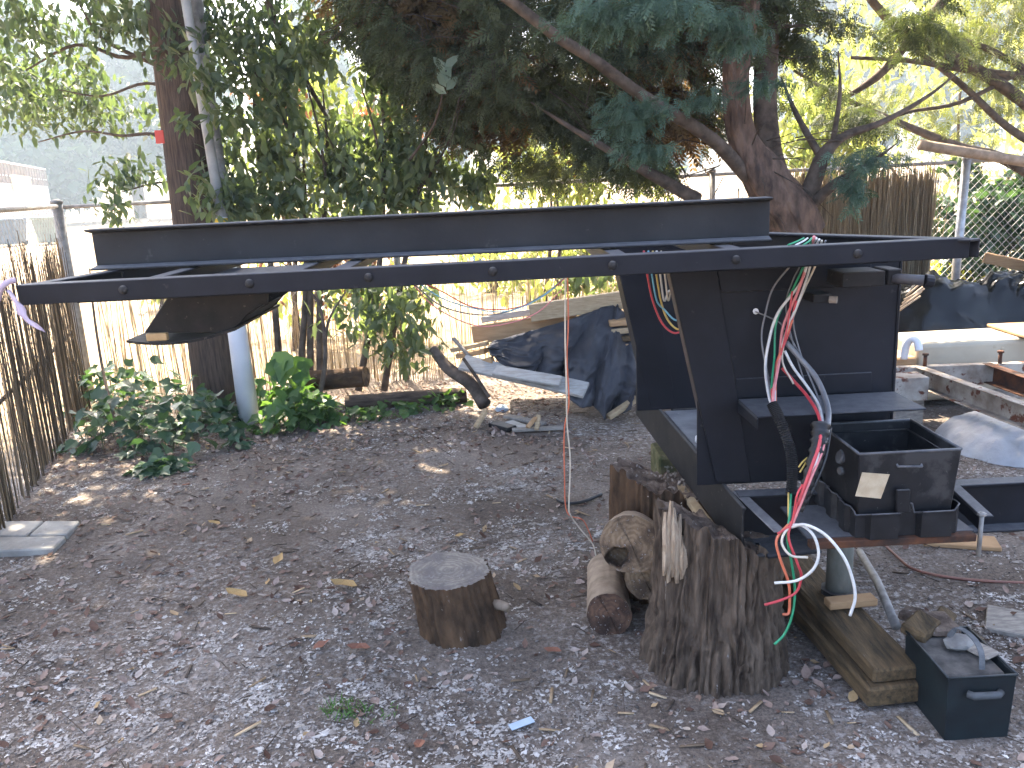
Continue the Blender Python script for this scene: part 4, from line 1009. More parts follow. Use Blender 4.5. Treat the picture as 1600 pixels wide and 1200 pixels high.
# left fence
lf = thing('chain_fence', (-2.9, 4.7, 0), 'chain-link fence on the left lined with sparse dark reeds', 'fence')
post(lf, CO, HF + .01, .042); post(lf, LF1, HF, .03)
rail(lf, CO + Vector((.02, -.05, HF - .01)), LF1 + Vector((0, 0, HF - .02)), .017, GALVD)
rail(lf, CO + Vector((.1, -.3, .62)), LF1 + Vector((0, 0, .50)), .013, BRANCH, 'brace_rail')
chain_mesh('chain_mesh', CO + Vector((.02, -.05, 0)), LF1, .02, HF - .02, lf, GALVD)
rin = Vector((.06, .015, 0))
reeds('reed_screen', CO + rin + Vector((.02, -.2, 0)), LF1 + rin, 0, lambda s_: 1.28 + .06 * np.sin(s_ * 23), 560, REED, lf, (.0022, .0052), .035, lambda s_: .35 + .65 * (fbm(s_ * 60, s_ * 0, 5, 2) > .40), 1)
# back fence, three bays
bf = thing('chain_fence', (0, 7.0, 0), 'long chain-link fence with reed screens along the back of the yard', 'fence')
def BFP(x): t_ = (x - CO.x) / (BR.x - CO.x); return CO.lerp(BR, t_)
for x in (-.9, 1.75): post(bf, BFP(x), HF, .028)
rail(bf, CO + Vector((.05, 0, HF - .02)), BFP(3.85) + Vector((0, 0, HF - .02)), .016, GALVD)
rail(bf, BFP(3.95) + Vector((0, 0, HF - .012)), BFP(5.5) + Vector((0, 0, HF - .012)), .022, GALV)
pr = P(1507, 262, 7.2); 
post(bf, (P(1503, 400, 7.15).x, BFP(3.9).y, 0), HF, .036, (.03, 0), GALV)
chain_mesh('chain_mesh', BFP(-3.4), BFP(-.9), .02, HF - .03, bf, GALVD, r=.0014)
chain_mesh('chain_mesh', BFP(3.4), BFP(5.5), .02, HF - .03, bf, GALV, cell=.052, r=.0026)
fo = Vector((0, -.05, 0))
reeds('reed_screen', BFP(-3.35) + fo, BFP(-1.9) + fo, 0, lambda s_: .95 + 0 * s_, 150, REEDB, bf, (.002, .0045), .03, None, 2)
reeds('reed_screen', BFP(-1.9) + fo, BFP(-.55) + fo, 0, lambda s_: .72 + 0 * s_, 150, REEDB, bf, (.002, .0045), .03, None, 3)
reeds('reed_screen', BFP(-.55) + fo, BFP(1.4) + fo, 0, lambda s_: 1.05 + .06 * np.sin(s_ * 9), 170, REEDB, bf, (.002, .0045), .03, None, 4)
reeds('reed_screen', BFP(2.15) + fo, BFP(3.62) + fo, 0, lambda s_: 1.52 + .03 * np.sin(s_ * 13), 2500, REEDR, bf, (.0026, .005), .035, None, 5, .05)
# long wooden pole thrown over the right fence and a rail propped on it
tag(MB().tube([P(1437, 226, 6.9), P(1610, 254, 7.0)], .042, 10).build('wooden_pole', BARKLOG, None, True), 'brown wooden pole laid across the top of the right fence', 'pole')
plank('timber_rail', 'tan timber leaning against the right chain-link mesh', P(1538, 402, 6.9), P(1640, 424, 6.6), .06, .085, WOODTAN, cat='timber')

# ================================================================== utility pole and white guard
up = thing('utility_pole', (-2.33, 6.45, 0), 'thick brown wooden utility pole rising through the leaves', 'pole')
b0 = G(340, 632, 0) + Vector((0, .1, 0)); t0_ = P(262, -60, 6.5)
V = []; n_ = 40; hs = 30; topz = 8.0; k_ = (topz / max(t0_.z, .1)); tt_ = b0.lerp(t0_, k_)
th = np.linspace(0, 2*math.pi, n_, endpoint=False)
V = np.zeros((hs, n_, 3))
for i in range(hs):
    s_ = i / (hs - 1); c = b0.lerp(tt_, s_); r = .205 - .05 * s_
    rr_ = r * (1 + .03 * (fbm(th * 7, np.full(n_, s_ * 2), 91, 2) - .45))
    V[i] = np.stack([c.x + rr_ * np.cos(th), c.y + rr_ * np.sin(th), np.full(n_, c.z - .05)], -1)
ii_ = np.arange(hs * n_).reshape(hs, n_); nxt = np.roll(ii_, -1, 1)
np_obj('shaft', V.reshape(-1, 3), np.stack([ii_[:-1], nxt[:-1], nxt[1:], ii_[1:]], -1).reshape(-1, 4), POLEW, up, smooth=True)
c = P(250, 214, 6.24); MB().box((c.x - .03, c.y - .01, c.z - .045), (c.x + .03, c.y, c.z + .045)).build('red_tag', mat('red plastic tag', (.55, .06, .04), (.45, .05, .03), 9, .5, .4, bump=0), up)
gg = thing('conduit_pipe', G(391, 662, 0), 'smooth white plastic conduit leaning beside the utility pole', 'pipe')
g0 = G(391, 664, -.02); g1 = P(346, 340, 5.95); g2 = P(290, 0, 6.2); 
MB().tube([g0, g0.lerp(g1, .5), g1], [.074, .066, .046], 20).build('lower_tube', WHITEP, gg, True); ltb = gg.children[0]
MB().tube([g1.lerp(g0, .075) , g1.lerp(g0, .005)], [.0520, .0485], 20).build('yellow_band', YELLOW, ltb, True)
MB().tube([g1, g2, g2 + (g2 - g1) * 1.2], [.036, .032, .032], 16).build('upper_tube', mat('weathered grey conduit', (.36, .37, .37), (.24, .25, .25), 5, .6, .3, bump=.1), gg, True)
g3 = P(357, 355, 6.1)
tag(MB().tube([P(368, 420, 6.1), g3, P(322, 120, 6.3), P(300, -60, 6.4)], .042, 12).build('grey_tube', GALVD, None, True), 'grey tube running up behind the white conduit', 'pipe')  # second tube standing just behind the conduit

# ================================================================== trees
def trunk(name, pts, rad, m, parent, n=28, gn=.22, seed=0, sub=6, k=2.2):
    pp_ = spline(pts, sub); L = len(pp_); rr0 = np.interp(np.linspace(0, 1, L), np.linspace(0, 1, len(rad)), rad)
    th = np.linspace(0, 2*math.pi, n, endpoint=False); V = np.zeros((L, n, 3)); u = None
    for i in range(L):
        t_ = (pp_[min(i+1, L-1)] - pp_[max(i-1, 0)]).normalized()
        if u is None: u = t_.orthogonal().normalized()
        u = (u - t_ * u.dot(t_)).normalized(); v = t_.cross(u)
        ang = th + i * .035
        g_ = 1 + gn * 2 * (fbm(np.cos(ang) * k + seed, np.sin(ang) * k + i * .07, seed, 3) - .45)
        r = rr0[i] * g_
        V[i] = np.array(pp_[i])[None] + np.outer(np.cos(th) * r, np.array(u)) + np.outer(np.sin(th) * r, np.array(v))
    ii_ = np.arange(L*n).reshape(L, n); nxt = np.roll(ii_, -1, 1)
    return np_obj(name, V.reshape(-1, 3), np.stack([ii_[:-1], nxt[:-1], nxt[1:], ii_[1:]], -1).reshape(-1, 4), m, parent, smooth=True)
def pts_(L, Y): return [P(x, y, Y if len(e) == 0 else e[0]) for x, y, *e in L]
def twigs(name, starts, dirs, lens, m, parent, r=.004):
    """many thin twigs merged into one part"""
    n = len(starts); d = dirs / np.linalg.norm(dirs, axis=1)[:, None]; side_ = np.cross(d, [0, 0, 1.0]); side_ /= (np.linalg.norm(side_, axis=1)[:, None] + 1e-6); u_ = np.cross(side_, d)
    V = []; mid = starts + d * lens[:, None] * .5 + u_ * (lens * rng.normal(0, .06, n))[:, None]; end = starts + d * lens[:, None] + u_ * (lens * rng.normal(-.08, .1, n))[:, None]
    for c_, s_ in ((starts, 1), (mid, .7), (end, .2)):
        for j in range(3):
            a_ = j * 2.094; V.append(c_ + side_ * (r * s_ * math.cos(a_)) + u_ * (r * s_ * math.sin(a_)))
    V = np.stack(V, 1).reshape(-1, 3); F1 = [(k_ + j, k_ + (j+1) % 3, k_ + 3 + (j+1) % 3, k_ + 3 + j) for k_ in (0, 3) for j in range(3)]
    return tag(np_obj(name, V, (np.array(F1)[None] + (np.arange(n) * 9)[:, None, None]).reshape(-1, 4), m, parent), kind='stuff')
def sprays(name, pos, out, size, m, parent, droop=.5, pv_=None):
    """cypress sprays pointing outwards and down"""
    n = len(pos); yaw = np.arctan2(-out[:, 0], out[:, 1]) + rng.normal(0, .7, n); ti = -droop + rng.normal(0, .4, n); ro = rng.normal(0, .6, n)
    pv_, pf_ = (SPV, SPF) if pv_ is None else (SPLV, SPLF)
    V, Fc = scatter(pv_, pf_, pos, rot_from(None, yaw, ti, ro), size * rng.uniform(.6, 1.3, n))
    return tag(np_obj(name, V, Fc, m, parent, rnd=np.repeat(rng.random(n), len(pv_))), kind='stuff')

cy = thing('cypress_tree', (2.05, 5.75, 0), 'big cypress with gnarled reddish trunk and dark drooping boughs', 'tree')
trunk('trunk', pts_([(1292, 575, 5.75), (1262, 450, 5.7), (1236, 345, 5.65), (1196, 285, 5.6), (1160, 215, 5.6), (1150, 110, 5.6), (1165, 0, 5.6), (1168, -300, 5.7), (1160, -900, 5.8)], 5.6), [.23, .19, .155, .125, .088, .080, .076, .07, .05], TRUNKC, cy, 40, .30, 3, 7)
trunk('trunk', pts_([(1262, 420, 5.95), (1252, 330, 5.9), (1212, 270, 5.95), (1196, 180, 6.0), (1198, 60, 6.0), (1204, -200, 6.1)], 6), [.12, .095, .078, .075, .072, .06], BRANCH, cy, 30, .22, 8)
trunk('trunk', pts_([(1262, 360, 5.6), (1250, 330, 5.55), (1226, 296, 5.56), (1210, 262, 5.6), (1190, 235, 5.62)], 5.6), [.10, .095, .075, .06, .045], TRUNKC, cy, 24, .35, 12)
BR_ = [([(1168, 275), (1110, 215, 5.4), (1005, 150, 5.2), (930, 95, 5.1), (868, 55, 5.0), (785, -8, 4.9), (700, -60, 4.8)], [.05, .042, .036, .034, .032, .030, .03]),
       ([(1090, 312, 5.8), (1000, 262, 5.7), (940, 228, 5.7), (880, 192, 5.7), (830, 160, 5.8)], [.05, .034, .024, .015, .005]),
       ([(1252, 340), (1275, 270), (1290, 238), (1320, 212), (1380, 190, 5.6), (1450, 150, 5.7), (1500, 110, 5.8)], [.065, .055, .045, .03, .02, .012, .004]),
       ([(1285, 250), (1245, 180, 5.7), (1220, 120, 5.8)], [.028, .018, .005]), ([(1300, 228), (1312, 150), (1310, 80)], [.02, .013, .004]),
       ([(1240, 350, 5.65), (1300, 290, 5.5), (1350, 262, 5.4), (1400, 225, 5.3)], [.045, .032, .020, .004])]
for L_, r_ in BR_: trunk('bough', pts_([e if len(e) == 3 else (*e, 5.6) for e in L_], 5.6), r_, BRANCH, cy, 12, .12, 17, 5)
ce = [(P(980, 45, 6.0), (1.15, .65, .45)), (P(790, 70, 6.0), (.85, .7, .46)), (P(1090, 0, 6.0), (.8, .55, .36)), (P(660, 5, 6.0), (.7, .7, .42)), (P(900, 165, 6.5), (1.0, .5, .45)),
      (P(1040, 190, 6.3), (.6, .5, .34)), (P(780, 175, 6.4), (.7, .5, .30)), (P(1300, 25, 6.1), (.60, .5, .30)), (P(1420, 30, 6.2), (.6, .5, .22)), (P(1375, 175, 6.0), (.40, .4, .14)), (P(1235, 100, 6.2), (.35, .4, .30)), (P(1330, 120, 6.2), (.30, .3, .14)),
      (P(990, 255, 6.2), (.45, .4, .22)), (P(880, 250, 6.4), (.5, .4, .20))]
p_, d_o = in_ellipsoids(ce, 23000, .5); k_ = clump(p_, .50, 2.4, 31); k_ &= p_[:, 1] > 3.4
sprays('foliage', p_[k_], d_o[k_], .138, L_CON, cy)
p_, d_o = in_ellipsoids(ce[:7], 10500, .7); k_ = clump(p_, .75, 1.6, 35)
sprays('dead_twigs', p_[k_] + np.array([0, .35, .05]), d_o[k_], .17, L_DEAD, cy, .3, 1)
fr_ = [(P(1155, 60, 5.1), (.22, .15, .10)), (P(1190, 130, 5.2), (.18, .15, .08)), (P(1130, 30, 5.0), (.2, .2, .08)), (P(1105, 150, 5.2), (.14, .12, .08)), (P(1000, 165, 4.9), (.28, .2, .10)), (P(1010, 235, 5.0), (.22, .2, .07)), (P(990, 190, 4.9), (.18, .15, .06)), (P(960, 20, 4.3), (.35, .3, .10)), (P(1020, 15, 4.2), (.3, .3, .12)), (P(1335, 290, 5.3), (.10, .15, .15)), (P(1360, 245, 5.4), (.26, .2, .09))]
p_, d_o = in_ellipsoids(fr_, 1500, .7)
sprays('hanging_spray', p_, d_o * .5 + np.array([-.5, -.5, 0]), .105, leafmat('blue green young spray', (.095, .15, .105), (.05, .085, .06), .2, .6, .3), cy, .45)
up_e = [((1.5, 5.4, 4.5), (2.6, 1.9, .8)), ((-.6, 5.5, 4.6), (1.8, 1.6, .8)), ((.6, 4.2, 5.2), (2.0, 1.2, .8)), ((1.6, 5.8, 6.2), (2.5, 2.2, 1.3)), ((1.7, 5.8, 8.0), (1.9, 1.8, 1.4)), ((3.6, 5.8, 4.4), (1.6, 1.6, .9)), ((1.7, 5.8, 10), (1.2, 1.2, 1.4)), ((.2, 5.6, 5.6), (1.8, 1.8, 1.2))]
p_, d_o = in_ellipsoids(up_e, 8500, .4)
sprays('shade_crown', p_, d_o, .55, L_CON, cy, .5, 1)  # unseen upper crown, spread and thickened to shade the yard
s_p, s_d = in_ellipsoids(ce[:6] + [(P(1180, 250, 5.6), (.5, .4, .3))], 420, .6)
twigs('twigs', s_p, s_d * np.array([1, .6, .4]) + np.array([.2, 0, -.15]), rng.uniform(.15, .5, len(s_p)), BRANCH, cy, .005)

# right hand tree outside the frame edge: bare dark boughs and thin pale foliage
rt = thing('bare_boughed_tree', (5.2, 8.2, 0), 'tree on the right with dark bare boughs and thin pale foliage', 'tree')
trunk('trunk', [Vector((5.6, 8.3, -.05)), Vector((5.4, 8.3, 1.5)), Vector((5.0, 8.2, 3.2)), Vector((4.9, 8.2, 6))], [.16, .14, .12, .06], BRANCH, rt, 20, .15, 5)
for L_, r_ in [([(1345, -20), (1400, 40), (1490, 90), (1560, 130), (1640, 190)], [.03, .04, .045, .05, .055]), ([(1300, 165), (1370, 120), (1425, 60), (1500, -30)], [.012, .035, .04, .045]),
               ([(1240, 110), (1310, 150), (1400, 190), (1500, 230), (1560, 245), (1640, 290)], [.012, .02, .03, .04, .045, .05]), ([(1420, 70), (1500, 130), (1570, 195), (1640, 240)], [.02, .025, .03, .04]),
               ([(1330, 90), (1420, 95), (1520, 110), (1640, 125)], [.015, .02, .03, .035]), ([(1480, 60), (1540, 75), (1640, 130)], [.02, .025, .03]), ([(1350, 200), (1420, 175), (1500, 160), (1600, 110)], [.01, .014, .018, .02])]:
    trunk('bough', pts_([(*e, 7.3) for e in L_], 7.3), r_, BRANCH, rt, 10, .12, 19, 5)
re_ = [(P(1500, 60, 7.6), (1.0, .7, .55)), (P(1560, 170, 7.8), (.8, .6, .45)), (P(1420, 150, 7.6), (.6, .6, .35)), (P(1600, 20, 7.5), (.9, .8, .6)), (P(1450, 215, 7.9), (.5, .4, .16)), ((5.6, 8.2, 5), (2.4, 1.8, 1.6))]
p_, d_o = in_ellipsoids(re_, 8000, .6); k_ = clump(p_, .6, 2.2, 41)
sprays('foliage', p_[k_], d_o[k_], .14, leafmat('pale backlit green spray', (.17, .18, .085), (.085, .10, .05), .4, .6, .3), rt, .6)  # backlight put into the pale yellowish spray colour

# laurel shrub in the middle, wide leaves
def in_view_big(pos):
    d = np.linalg.norm(pos - np.array([0, 0, EYE]), axis=1); return np.argsort(d)
ls = thing('laurel_shrub', (-1.25, 6.5, 0), 'broad-leaved laurel shrub growing against the back fence', 'shrub')
for x, y0, x1_, y1_ in ((468, 600, 476, 300), (500, 610, 512, 260), (560, 610, 600, 220), (440, 600, 400, 200), (600, 610, 660, 260), (485, 605, 450, 160)):
    mx_ = (x + x1_) / 2 + random.uniform(-14, 14)
    trunk('stem', [P(x, y0, 6.45), P(mx_, (y0 + y1_) / 2, 6.5), P(x1_, y1_, 6.6), P(x1_ + random.uniform(-20, 20), y1_ - 120, 6.7)], [.028, .022, .016, .006], BRANCH, ls, 10, .1, 9)
for x, y, x1_, y1_ in ((476, 440, 440, 410), (476, 450, 520, 400), (505, 470, 540, 420), (512, 260, 420, 150), (512, 300, 470, 100), (600, 300, 560, 120), (640, 320, 720, 180), (450, 200, 380, 90), (560, 330, 500, 190)):
    trunk('twig', [P(x, y, 6.45), P((x + x1_) / 2 + 6, (y + y1_) / 2, 6.4), P(x1_, y1_, 6.35)], [.012, .009, .004], BRANCH, ls, 7, .05, 9)
le = [(P(420, 230, 6.5), (.55, .5, .55)), (P(520, 260, 6.5), (.55, .5, .55)), (P(610, 240, 6.6), (.55, .5, .50)), (P(690, 270, 6.6), (.38, .4, .34)), (P(560, 130, 6.6), (.6, .5, .45)), (P(460, 110, 6.5), (.5, .5, .42)), (P(640, 140, 6.7), (.42, .4, .38)),
      (P(740, 290, 6.6), (.22, .3, .22)), (P(500, 330, 6.5), (.7, .4, .2)), (P(350, 300, 6.0), (.3, .3, .25)), (P(310, 255, 5.75), (.22, .2, .16)), (P(345, 190, 5.8), (.24, .2, .2)), (P(330, 110, 5.8), (.25, .2, .2)), (P(290, 190, 5.7), (.16, .15, .12)), (P(720, 200, 6.5), (.35, .3, .25)), (P(580, 60, 6.5), (.6, .4, .3)), (P(420, 320, 6.2), (.4, .3, .14)), (P(600, 320, 6.4), (.45, .3, .14))]
p_, _ = in_ellipsoids(le, 15000, .6); k_ = clump(p_, .48, 4.2, 51); p_ = p_[k_]
oi_ = in_view_big(p_); leaf_parts(p_[oi_[:170]], .105, L_LAUREL, ls)
tag(leaves_obj('foliage', p_[oi_[170:]], .098, L_LAUREL, ls), kind='stuff')
lo = [(P(590, 500, 6.3), (.55, .4, .22)), (P(650, 540, 6.2), (.35, .3, .18)), (P(560, 455, 6.4), (.35, .3, .2)), (P(640, 470, 6.5), (.3, .3, .2)), (P(900, 440, 6.7), (.22, .2, .14)), (P(940, 420, 6.6), (.2, .2, .16))]
p_, _ = in_ellipsoids(lo, 1500, .6); k_ = clump(p_, .6, 4, 53); p_ = p_[k_]
leaf_parts(p_[:90], .11, L_LAUREL, ls); tag(leaves_obj('foliage', p_[90:], .10, L_LAUREL, ls), kind='stuff')
tip = P(695, 105, 5.6)                                     # the one pale shoot that stands out against the cypress
trunk('twig', [P(640, 250, 6.2), P(680, 190, 5.9), P(697, 110, 5.6)], [.01, .008, .004], BRANCH, ls, 7, .05, 3)
LP = leafmat('pale laurel shoot leaf', (.22, .27, .20), (.16, .21, .15), .3, .4, .5)
for k in range(9):
    me = _leaf_mesh.get('tip')
    if me is None:
        me = bpy.data.meshes.new('leaf'); me.from_pydata(LEAFV, [], LEAFF); me.materials.append(LP); _leaf_mesh['tip'] = me
    o = bpy.data.objects.new('leaf', me); COL.objects.link(o); a_ = -.9 + .23 * k
    o.matrix_basis = Matrix.Translation(tip + Vector((0, 0, -.02 * k))) @ Matrix.Rotation(a_ * (1 if k % 2 else -1), 4, 'Y') @ Matrix.Rotation(1.2, 4, 'X') @ Matrix.Scale(.13, 4); child(o, ls)

# tall broadleaf tree behind the pole, its crown overhead
ot = thing('broadleaf_tree', (-2.9, 7.3, 0), 'tall broadleaf tree behind the utility pole with thin grey-green leaves', 'tree')
trunk('trunk', [Vector((-2.75, 7.4, -.05)), Vector((-2.7, 7.4, 2)), Vector((-2.5, 7.3, 4)), Vector((-2.3, 7.2, 7))], [.14, .12, .10, .05], BRANCH, ot, 18, .15, 7)
for L_, r_ in [([(285, 235), (240, 210), (190, 212), (130, 205), (60, 222)], [.016, .014, .011, .008, .004]), ([(280, 60), (200, 90), (120, 70), (40, 110)], [.02, .016, .012, .006]), ([(300, 150), (230, 130), (160, 150), (90, 140)], [.014, .012, .009, .004]),
               ([(420, 0), (440, 70), (480, 130), (520, 200)], [.03, .026, .02, .012]), ([(360, 110), (420, 130), (470, 170)], [.012, .012, .009]), ([(300, 290), (250, 285), (190, 300)], [.012, .009, .004]), ([(120, 0), (160, 60), (240, 100)], [.008, .012, .016])]:
    trunk('bough', pts_([(*e, 6.6) for e in L_], 6.6), r_, BRANCH, ot, 9, .1, 23, 5)
oe = [(P(60, 60, 6.8), (.9, .7, .40)), (P(180, 40, 6.6), (.8, .6, .40)), (P(130, 160, 6.9), (.8, .5, .30)), (P(330, 60, 6.4), (.6, .5, .45)), (P(230, 150, 6.5), (.5, .4, .30)), (P(420, 40, 6.8), (.6, .5, .4)), (P(200, 275, 6.5), (.30, .25, .20)), (P(40, 130, 7.2), (.7, .5, .35)), (P(330, 210, 6.3), (.3, .3, .3)), (P(170, 330, 6.5), (.22, .2, .14))]
p_, _ = in_ellipsoids(oe, 7000, .6); k_ = clump(p_, .60, 3.0, 61); p_ = p_[k_]
oi_ = in_view_big(p_); leaf_parts(p_[oi_[:120]], .085, L_OAK, ot)
tag(leaves_obj('foliage', p_[oi_[120:]], .082, L_OAK, ot), kind='stuff')
ou = [((-2.3, 7.0, 4.6), (2.4, 1.5, 1.1)), ((-2.2, 7.0, 6.4), (2.6, 1.7, 1.5)), ((-2.2, 7, 8.2), (1.9, 1.6, 1.2)), ((-4.6, 6.4, 4.6), (1.5, 1.6, 1.0)), ((-.3, 6.9, 5.6), (1.5, 1.4, 1.4)), ((-3.9, 6.6, 6.2), (1.6, 1.5, 1.3)), ((-2.0, 5.3, 5.0), (2.0, 1.2, 1.0)), ((-3.6, 5.2, 4.8), (1.4, 1.3, .9)), ((-1.2, 4.4, 5.6), (1.6, 1.0, .8))]
p_, _ = in_ellipsoids(ou, 22000, .5)
tag(leaves_obj('shade_crown', p_, .21, L_OAK, ot), kind='stuff')  # out-of-view leaves, extended overhead so the ground stays shaded

# sunlit bushes beyond the fence
def bush(name, label, ells, n, size, m, cat='shrub', keep=.7, proto=(LEAFV, LEAFF), stems=True, base=None, group=None):
    c0_ = Vector(ells[0][0]); t_ = thing(name, (c0_.x, c0_.y, 0), label, cat, group)
    p_, _ = in_ellipsoids(ells, n, .5); p_ = p_[clump(p_, keep, 2.2, int(abs(c0_.x * 13 + c0_.y * 7)))]; p_ = p_[p_[:, 2] > .01]
    tag(leaves_obj('foliage', p_, size, m, t_, proto), kind='stuff')
    if stems:
        for k in range(4):
            e_ = ells[k % len(ells)]; trunk('stem', [Vector((c0_.x + random.uniform(-.2, .2), c0_.y + random.uniform(-.1, .1), -.03)), (Vector((c0_.x, c0_.y, 0)) + Vector(e_[0])) / 2 + Vector((random.uniform(-.1, .1), 0, .1)), Vector(e_[0])], [.03, .022, .008], BRANCH, t_, 8, .1, k)
    return t_
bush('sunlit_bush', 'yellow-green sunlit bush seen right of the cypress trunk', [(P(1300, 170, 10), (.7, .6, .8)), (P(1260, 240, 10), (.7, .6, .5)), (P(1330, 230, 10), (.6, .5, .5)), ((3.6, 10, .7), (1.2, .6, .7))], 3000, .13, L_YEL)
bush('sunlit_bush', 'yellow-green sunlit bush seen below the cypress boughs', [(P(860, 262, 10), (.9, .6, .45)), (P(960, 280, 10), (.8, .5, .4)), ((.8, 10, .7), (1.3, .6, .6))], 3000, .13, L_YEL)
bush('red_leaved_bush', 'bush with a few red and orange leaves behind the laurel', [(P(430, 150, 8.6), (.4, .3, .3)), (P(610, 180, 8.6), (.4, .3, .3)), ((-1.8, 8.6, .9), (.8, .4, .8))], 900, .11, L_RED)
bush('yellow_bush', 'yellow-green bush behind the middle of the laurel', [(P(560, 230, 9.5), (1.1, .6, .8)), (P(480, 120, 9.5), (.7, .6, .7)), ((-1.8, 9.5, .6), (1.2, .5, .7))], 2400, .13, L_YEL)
bush('ivy_bush', 'dark ivy bush behind the right chain-link mesh', [(P(1490, 320, 7.75), (.32, .22, .42)), (P(1580, 330, 7.9), (.5, .25, .5)), (P(1640, 330, 8), (.6, .3, .55)), (P(1520, 420, 7.8), (.4, .2, .35))], 3600, .085, L_IVY, keep=.85, proto=(ROUNDV, ROUNDF))
bush('sunlit_shrub', 'sunlit yellow shrub at the foot of the right fence', [(P(1470, 428, 7.7), (.22, .2, .12)), (P(1500, 440, 7.7), (.25, .2, .10)), ((3.6, 7.7, .25), (.4, .2, .25))], 500, .06, leafmat('sunlit yellow shrub leaf', (.52, .46, .06), (.35, .36, .05), .5, .6, .3), stems=False)  # shrub leaves coloured bright yellow, sunlight included in the tone
bush('pale_tree', 'pale sunlit tree glowing behind the right hand boughs', [((7.2, 13.5, 4.2), (2.6, 1.2, 1.8)), ((9.6, 13.5, 3.6), (2.4, 1.2, 2.0)), ((5.2, 13.2, 2.6), (1.6, 1.0, 1.1)), ((7.8, 13.5, 2.0), (2.4, 1.0, 1.2))], 5200, .19, leafmat('pale sunlit leaf', (.33, .325, .20), (.19, .20, .12), .5, .5, .3), cat='tree', keep=.62)  # sun-glow paleness put into the leaf colour
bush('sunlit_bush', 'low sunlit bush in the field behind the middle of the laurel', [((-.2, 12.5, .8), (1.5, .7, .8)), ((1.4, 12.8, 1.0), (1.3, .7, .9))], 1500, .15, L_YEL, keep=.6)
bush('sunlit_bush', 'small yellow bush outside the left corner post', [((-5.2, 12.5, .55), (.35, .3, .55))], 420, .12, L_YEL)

# ================================================================== low plants in the yard
def patch(name, label, spots, n, size, m, hgt, proto=(ROUNDV, ROUNDF), parts=150, cat='plant', stem_m=BRANCH, tilt=(.1, .9)):
    c0_ = Vector(spots[0][0]); t_ = thing(name, (c0_[0], c0_[1], 0), label, cat)
    pk = rng.integers(0, len(spots), n); c_ = np.array([list(s_[0]) for s_ in spots])[pk]; r_ = np.array([s_[1] for s_ in spots])[pk]; h_ = np.array([s_[2] for s_ in spots])[pk]
    a_ = rng.random(n) * 6.283; q_ = np.sqrt(rng.random(n)); x = c_[:, 0] + np.cos(a_) * q_ * r_; y = c_[:, 1] + np.sin(a_) * q_ * r_ * .7
    z = gz(x, y) + .015 + h_ * (1 - q_ ** 2) * (rng.random(n) ** .6)
    p_ = np.stack([x, y, z], -1); o_ = np.argsort(y)
    leaf_parts(p_[o_[:parts]], size, m, t_, proto, tilt)
    if n > parts: tag(leaves_obj('foliage', p_[o_[parts:]], size, m, t_, proto, tilt), kind='stuff')
    k_ = p_[::6]; st_ = k_.copy(); st_[:, 2] = gz(st_[:, 0], st_[:, 1]); dv = k_ - st_ + rng.normal(0, .02, k_.shape)
    twigs('stems', st_, dv, np.linalg.norm(dv, axis=1), stem_m, t_, .003)
    return t_
GS = mat('green stem', (.10, .13, .05), (.06, .08, .035), 20, .8, .2, bump=.1)
patch('ivy_patch', 'dark ivy spreading at the foot of the utility pole', [(G(200, 690), .45, .40), (G(290, 700), .42, .36), (G(250, 655), .5, .45), (G(330, 665), .25, .25), (G(180, 640), .4, .4), (G(250, 735), .16, .06)], 900, .085, L_IVY, .4, parts=290, stem_m=GS)
patch('green_plant', 'bright green leafy plant right of the white conduit', [(G(455, 668), .28, .30), (G(495, 660), .22, .26), (G(430, 640), .18, .30), (G(470, 640), .2, .42)], 330, .10, L_BRIGHT, .3, parts=250, stem_m=GS)
patch('weed_row', 'low green weeds along the edge of the litter', [(G(560, 655), .22, .10), (G(610, 648), .24, .12), (G(665, 640), .22, .10), (G(705, 632), .16, .08)], 170, .07, L_BRIGHT, .1, parts=120, stem_m=GS)
big = thing('sapling', G(440, 640), 'young sapling with large hanging green leaves', 'plant')
trunk('stem', [G(440, 650), P(442, 600, 5.75), P(448, 555, 5.75)], [.008, .006, .004], GS, big, 7, .05, 2)
for x, y, a_ in ((430, 560, -.6), (446, 548, .1), (462, 556, .7), (424, 585, -1.0), (470, 580, 1.1), (452, 590, .3), (436, 575, -.2), (476, 560, .9)):
    leaf_parts([P(x, y, 5.70)], .17, L_BRIGHT, big, (ROUNDV, ROUNDF), (.9, 1.9))
# bare curved stems by the conduit
bs_ = thing('bare_sapling', G(500, 640), 'bare forked grey sapling right of the white conduit', 'shrub')
trunk('stem', [P(493, 640, 5.85), P(505, 590, 5.9), P(508, 540, 5.9), P(500, 480, 5.95), P(480, 450, 6.0)], [.02, .018, .014, .010, .006], BRANCH, bs_, 9, .1, 4)
trunk('stem', [P(508, 540, 5.9), P(514, 500, 5.9), P(540, 455, 5.95)], [.012, .009, .005], BRANCH, bs_, 8, .1, 5)
lst = thing('leaning_stick', G(190, 680), 'thin bare stick leaning in the ivy by the corner post', 'branch')
trunk('stem', [P(190, 690, 5.4), P(165, 600, 5.8), P(148, 500, 6.2), P(140, 420, 6.5)], [.013, .011, .009, .006], BRANCH, lst, 7, .1, 5)
